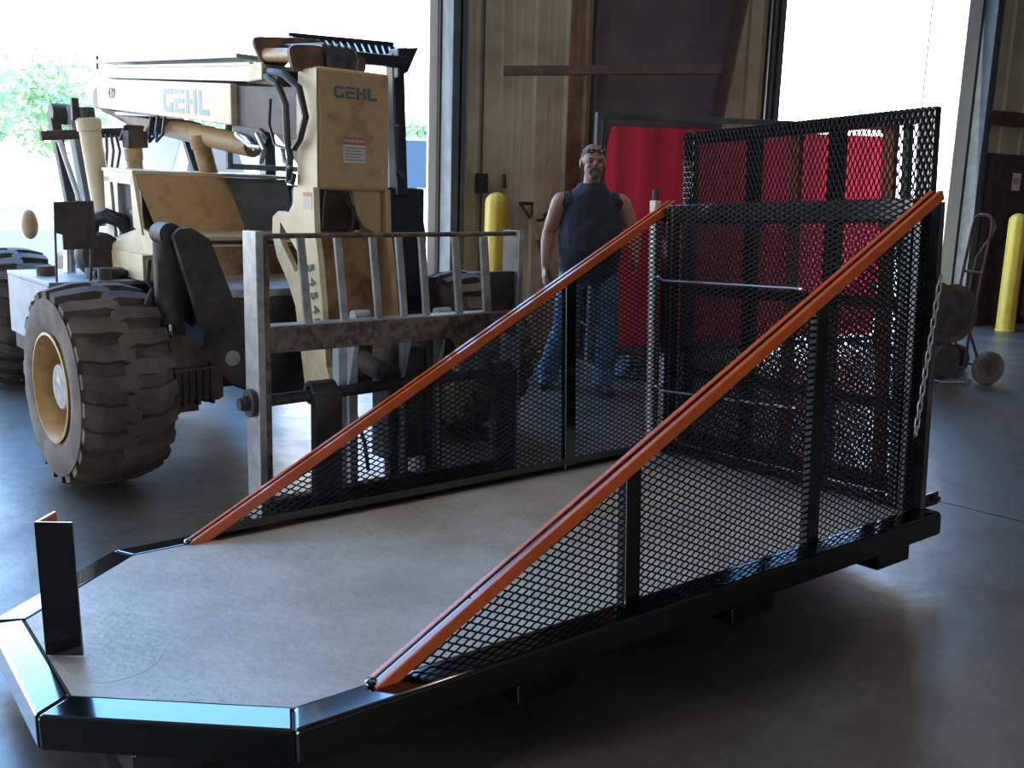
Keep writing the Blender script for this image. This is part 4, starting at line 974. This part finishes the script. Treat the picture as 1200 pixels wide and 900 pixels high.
# head
head0 = len(bd.v)
bd.ell((0, .0, 1.775), (.076, .094, .092), 18, 12); bd.ell((0, -.022, 1.715), (.062, .072, .075), 16, 10); bd.ell((0, -.055, 1.665), (.036, .035, .028), 12, 8)
bd.ell((0, -.088, 1.775), (.055, .016, .012), 12, 6)          # brow
limb(bd, [(0, -.088, 1.768, .010, .010), (0, -.105, 1.742, .013, .014), (0, -.104, 1.73, .018, .012)], 8)   # nose
for sx_ in (-1, 1):
    bd.ell((sx_*.079, .005, 1.745), (.012, .022, .034), 10, 8)
    bd.ell((sx_*.034, -.068, 1.725), (.022, .018, .018), 10, 6)
    bd.ell((sx_*.02, -.084, 1.688), (.02, .014, .008), 8, 6)
def hd(p): return (p[0]*1.13, p[1]*1.10, 1.615+(p[2]-1.64)*1.13)
bd.v[head0:] = [hd(p) for p in bd.v[head0:]]
def arm(S_, E_, H_, s):
    S_, E_, H_ = Vector(S_), Vector(E_), Vector(H_)
    m1 = S_.lerp(E_, .4); m2 = E_.lerp(H_, .3)
    bd.ell(S_, (.068, .072, .072), 12, 8)
    limb(bd, [(*S_, .072, .070), (*m1, .066, .066), (*S_.lerp(E_, .8), .055, .055), (*E_, .050, .050), (*m2, .053, .050), (*E_.lerp(H_, .75), .038, .035), (*H_, .031, .025)])
    d_ = (H_-E_).normalized(); pc = H_+d_*.055
    fwd = Vector((0, -1, 0)); fwd = (fwd-d_*fwd.dot(d_)).normalized(); sid = Vector((s, 0, 0))
    # palm: flat, thumb to the front
    limb(bd, [(*(H_), .026, .024), (*(H_+d_*.04), .020, .040), (*(H_+d_*.09), .017, .043)], 10)
    for i, (L_, off) in enumerate(((.068, -.033), (.076, -.011), (.070, .011), (.055, .032))):
        b0 = H_+d_*.088-fwd*off; cl = -sid
        b1 = b0+d_*L_*.5+cl*.008; b2 = b0+d_*L_*.85+cl*.026; b3 = b0+d_*L_*.95+cl*.042
        bd.tube([b0-d_*.012, b1, b2, b3], [.0105, .0095, .0085, .0075], 8)
    tb = H_+d_*.025+fwd*.03; bd.tube([tb-fwd*.008, tb+d_*.030+fwd*.020, tb+d_*.062+fwd*.022-sid*.008], [.013, .011, .009], 8)
arm(LS, LE, LH, -1); arm(RS, RE, RH, 1)
def leg(h_, k_, a_):
    h_, k_, a_ = Vector(h_), Vector(k_), Vector(a_)
    limb(bd, [(*h_, .095, .10), (*h_.lerp(k_, .4), .085, .09), (*k_, .055, .06), (*k_.lerp(a_, .35), .052, .06), (*a_, .035, .04), (a_.x, a_.y, .05, .035, .04)])
leg(lhip, lknee, lank); leg(rhip, rknee, rank)
body = bd.build('body', 'skin', man, smooth=True); remesh(body, .0072, 2)
# shirt
sh = MB()
limb(sh, [(0, .0, .86, .215, .155), (0, -.015, .98, .235, .19), (0, -.03, 1.10, .243, .212), (0, -.02, 1.22, .242, .192), (0, -.005, 1.34, .238, .165), (0, 0, 1.43, .215, .142), (0, .005, 1.48, .195, .128), (0, .01, 1.525, .150, .110), (0, .012, 1.57, .105, .09), (0, .012, 1.59, .095, .085)], 20)
for s in (-1, 1):
    sh.ell((s*.180, .0, 1.440), (.088, .090, .070), 14, 10)
    limb(sh, [(s*.15, 0, 1.455, .08, .078), (s*.21, .0, 1.435, .078, .080), (s*.232, .0, 1.425, .074, .078)], 14)
so = sh.build('sleeveless_shirt', 'shirt', man, smooth=True); remesh(so, .010, 3, .022)
# jeans
jn_ = MB()
limb(jn_, [(0, 0, .84, .185, .14), (0, 0, .93, .195, .15), (0, 0, 1.0, .19, .145)], 18)
for h_, k_, a_ in ((lhip, lknee, lank), (rhip, rknee, rank)):
    h_, k_, a_ = Vector(h_), Vector(k_), Vector(a_)
    limb(jn_, [(*(h_+Vector((0,0,-.02))), .108, .125), (*h_.lerp(k_, .4), .103, .112), (*k_, .085, .088), (*k_.lerp(a_, .5), .082, .085), (*k_.lerp(a_, .9), .083, .088), (a_.x, a_.y-.005, .055, .088, .095)], 16)
jo = jn_.build('jeans', 'jeans', man, smooth=True); remesh(jo, .010, 3, .03)
for a_, rz in ((lank, -.35), (rank, .12)):
    rt = Matrix.Rotation(rz, 3, 'Z'); bt_ = MB()
    for c_, r_ in (((0, .02, .075), (.05, .06, .07)), ((0, -.06, .045), (.050, .09, .04)), ((0, -.13, .038), (.048, .06, .036)), ((0, .04, .035), (.045, .05, .033))):
        bt_.ell(Vector((a_[0], a_[1], 0))+rt @ Vector(c_), r_, 14, 8, rt)
    pts_ = [(.05*math.cos(2*PI*i/20)*(1 if math.sin(2*PI*i/20) > 0 else 1.05), -.05-.14*math.sin(2*PI*i/20)) for i in range(20)]
    bo = bt_.build('boot', 'boot', man, smooth=True); remesh(bo, .009, 2)
# beard, eyes, brows, glasses, hair stubble
bb = MB(); bb.ell((0, -.098, 1.712), (.030, .012, .011), 12, 6); bb.ell((0, -.080, 1.668), (.034, .024, .030), 12, 8)
for s in (-1, 1): bb.tube([(s*.024, -.098, 1.708), (s*.034, -.088, 1.692), (s*.030, -.084, 1.672)], .010, 6);
bb.v = [hd(p) for p in bb.v]
bo = bb.build('beard', 'beard', man, smooth=True); remesh(bo, .004, 2)
for s in (-1, 1):
    ey = MB().ell((s*.031, -.083, 1.756), (.013, .008, .006), 10, 6); ey.v = [hd(p) for p in ey.v]; ey.build('eye', 'eye', man, smooth=True)
    ey = MB().ell((s*.031, -.090, 1.777), (.020, .007, .005), 10, 6); ey.v = [hd(p) for p in ey.v]; ey.build('eyebrow', 'beard', man, smooth=True)
hb = MB().ell((0, .008, 1.782), (.079, .094, .091), 20, 10); hb.v = [(x_, y_, max(z_, 1.765+max(0, -y_-.01)*.9)) for x_, y_, z_ in hb.v]
hb.v = [hd(p) for p in hb.v]
hb.build('cropped_hair', 'stubble', man, smooth=True)
gls = bpy.data.objects.new('sunglasses', None); COL.objects.link(gls); gls.parent = man
for s in (-1, 1):
    ey = MB().ell((s*.034, -.090, 1.822), (.028, .010, .017), 14, 8); ey.v = [hd(p) for p in ey.v]; ey.build('lens', 'lens', gls, smooth=True)
gf = MB().tube([(-.012, -.094, 1.824), (0, -.098, 1.827), (.012, -.094, 1.824)], .003, 6).tube([(.062, -.078, 1.824), (.080, -.04, 1.818), (.083, .02, 1.80)], .003, 6).tube([(-.062, -.078, 1.824), (-.080, -.04, 1.818), (-.083, .02, 1.80)], .003, 6); gf.v = [hd(p) for p in gf.v]; gf.build('glasses_frame', 'tape', gls, smooth=True)

# ================================================================== OUTSIDE
def car(name, label, x, y, rz, mtl, L_=4.6, W_=1.85, H_=1.55, truck=False):
    t = thing(name, label, 'car' if not truck else 'truck', Matrix.Translation((x, y, -.02)) @ Matrix.Rotation(rz, 4, 'Z'))
    h = L_/2
    if truck: prof = [(-h, .45), (-h, 1.0), (-.2, 1.05), (-.1, H_), (1.0, H_), (1.55, 1.12), (h, 1.02), (h, .45)]
    elif H_ > 2.2: prof = [(-h, .45), (-h, H_-.9), (-h+.2, H_-.1), (-h+.5, H_), (.5, H_), (1.15, H_-.9), (h, H_-1.05), (h, .45)]
    else: prof = [(-h, .45), (-h, .95), (-h+.9, 1.02), (-h+1.5, H_), (.5, H_), (1.3, 1.05), (h, .92), (h, .45)]
    MB().prism(prof, 1, -W_/2, W_/2).build('body', mtl, t, bevel=.06, seg=3)
    g0 = [(-.05, 1.10), (.0, H_-.08), (.92, H_-.08), (1.42, 1.12)] if truck else [(-h+1.05, 1.05), (-h+1.55, H_-.08), (.45, H_-.08), (1.15, 1.07)]
    if H_ > 2.2: prof[4:6] = prof[4:6]
    if H_ > 2.2: g0 = [(-h+1.05, H_-.85), (-h+1.5, H_-.12), (.45, H_-.12), (.80, H_-.85)]
    for s in (-1, 1): MB().prism(g0, 1, s*(W_/2-.02), s*(W_/2+.012)).build('side_window', 'carglass', t)
    a, b = (prof[4], prof[5])
    MB().add([(a[0]+.07, -W_/2+.15, a[1]-.05), (a[0]+.07, W_/2-.15, a[1]-.05), (b[0]+.01, W_/2-.1, b[1]+.03), (b[0]+.01, -W_/2+.1, b[1]+.03)], [(0,1,2,3)]).build('windshield', 'carglass', t)
    for wx_ in (-h+.85, h-.85):
        for s in (-1, 1):
            MB().cyl((wx_, s*(W_/2-.2), .34), (wx_, s*(W_/2+.02), .34), .34, n=24).build('wheel', 'rubber', t)
    for s in (-1, 1): MB().box((h-.02, s*.55-.15, .68), (h+.04, s*.55+.15, .84)).build('headlamp', 'zinc', t, bevel=.01)
    return t
car('pickup_truck', 'white pickup parked in the sunlit yard at the far left', -7.6, 13.0, 2.5, 'carwhite', 5.4, 2.0, 1.95, True)
car('van', 'white van with blue-tinted glass seen through the gap above the cowl', -6.9, 18.5, -1.75, 'carwhite', 5.2, 2.2, 2.6)
car('van', 'white van parked in the yard, seen right of the forklift cab post', -1.75, 18.0, -1.6, 'carwhite', 5.2, 2.2, 2.5)
car('car', 'red car parked far out beyond the right doorway', 13.2, 28.5, -.6, 'carred')
car('car', 'blue car at the extreme left edge under the trees', -13.6, 24, -.2, 'carblue', 4.6, 1.85, 2.15)
def tree(x, y, h, r, label, n=1500):
    t = thing('tree', label, 'tree', Matrix.Translation((x, y, -.02)), 'trees beyond the yard')
    MB().cyl((0,0,0), (0,0,h*.6), .16, .08, 10).build('trunk', 'bark', t)
    mb = MB()
    bl = [(random.uniform(-.6, .6)*r, random.uniform(-.6, .6)*r, h*.62+random.uniform(-.45, .38)*r*1.1, r*random.uniform(.35, .6)) for _ in range(10)]
    for i in range(n):
        b_ = random.choice(bl); d_ = Vector((random.gauss(0,1), random.gauss(0,1), random.gauss(0,1))).normalized()
        p = Vector(b_[:3])+d_*b_[3]*random.uniform(.55, 1.05)
        a = Vector((random.gauss(0,1), random.gauss(0,1), random.gauss(0,1))).normalized(); c = a.orthogonal().normalized(); s_ = random.uniform(.10, .2)
        mb.add([p-a*s_, p+c*s_*.5, p+a*s_, p-c*s_*.5], [(0,1,2,3)])
    mb.build('foliage', 'leaf', t, kind='stuff')
for x_, y_, h, r, lb in ((-16.2, 29, 6.2, 1.9, 'pale green tree at the far left edge beyond the yard'), (-17.3, 37, 7.2, 2.0, 'full green tree beyond the yard, left of the boom heel'),
                     (-18.9, 44.5, 6.2, 1.7, 'lower green tree just behind the boom heel'), (-9.6, 30, 4.2, 1.3, 'small tree glimpsed left of the cab window frame'),
                     (-4.4, 33, 4.9, 1.1, 'slim tree seen between the nose box and the cab post'), (-3.3, 39, 6.0, 1.1, 'slim tree seen between the cab post and the door jamb')):
    tree(x_, y_, h, r, lb)

bpy.context.view_layer.update()
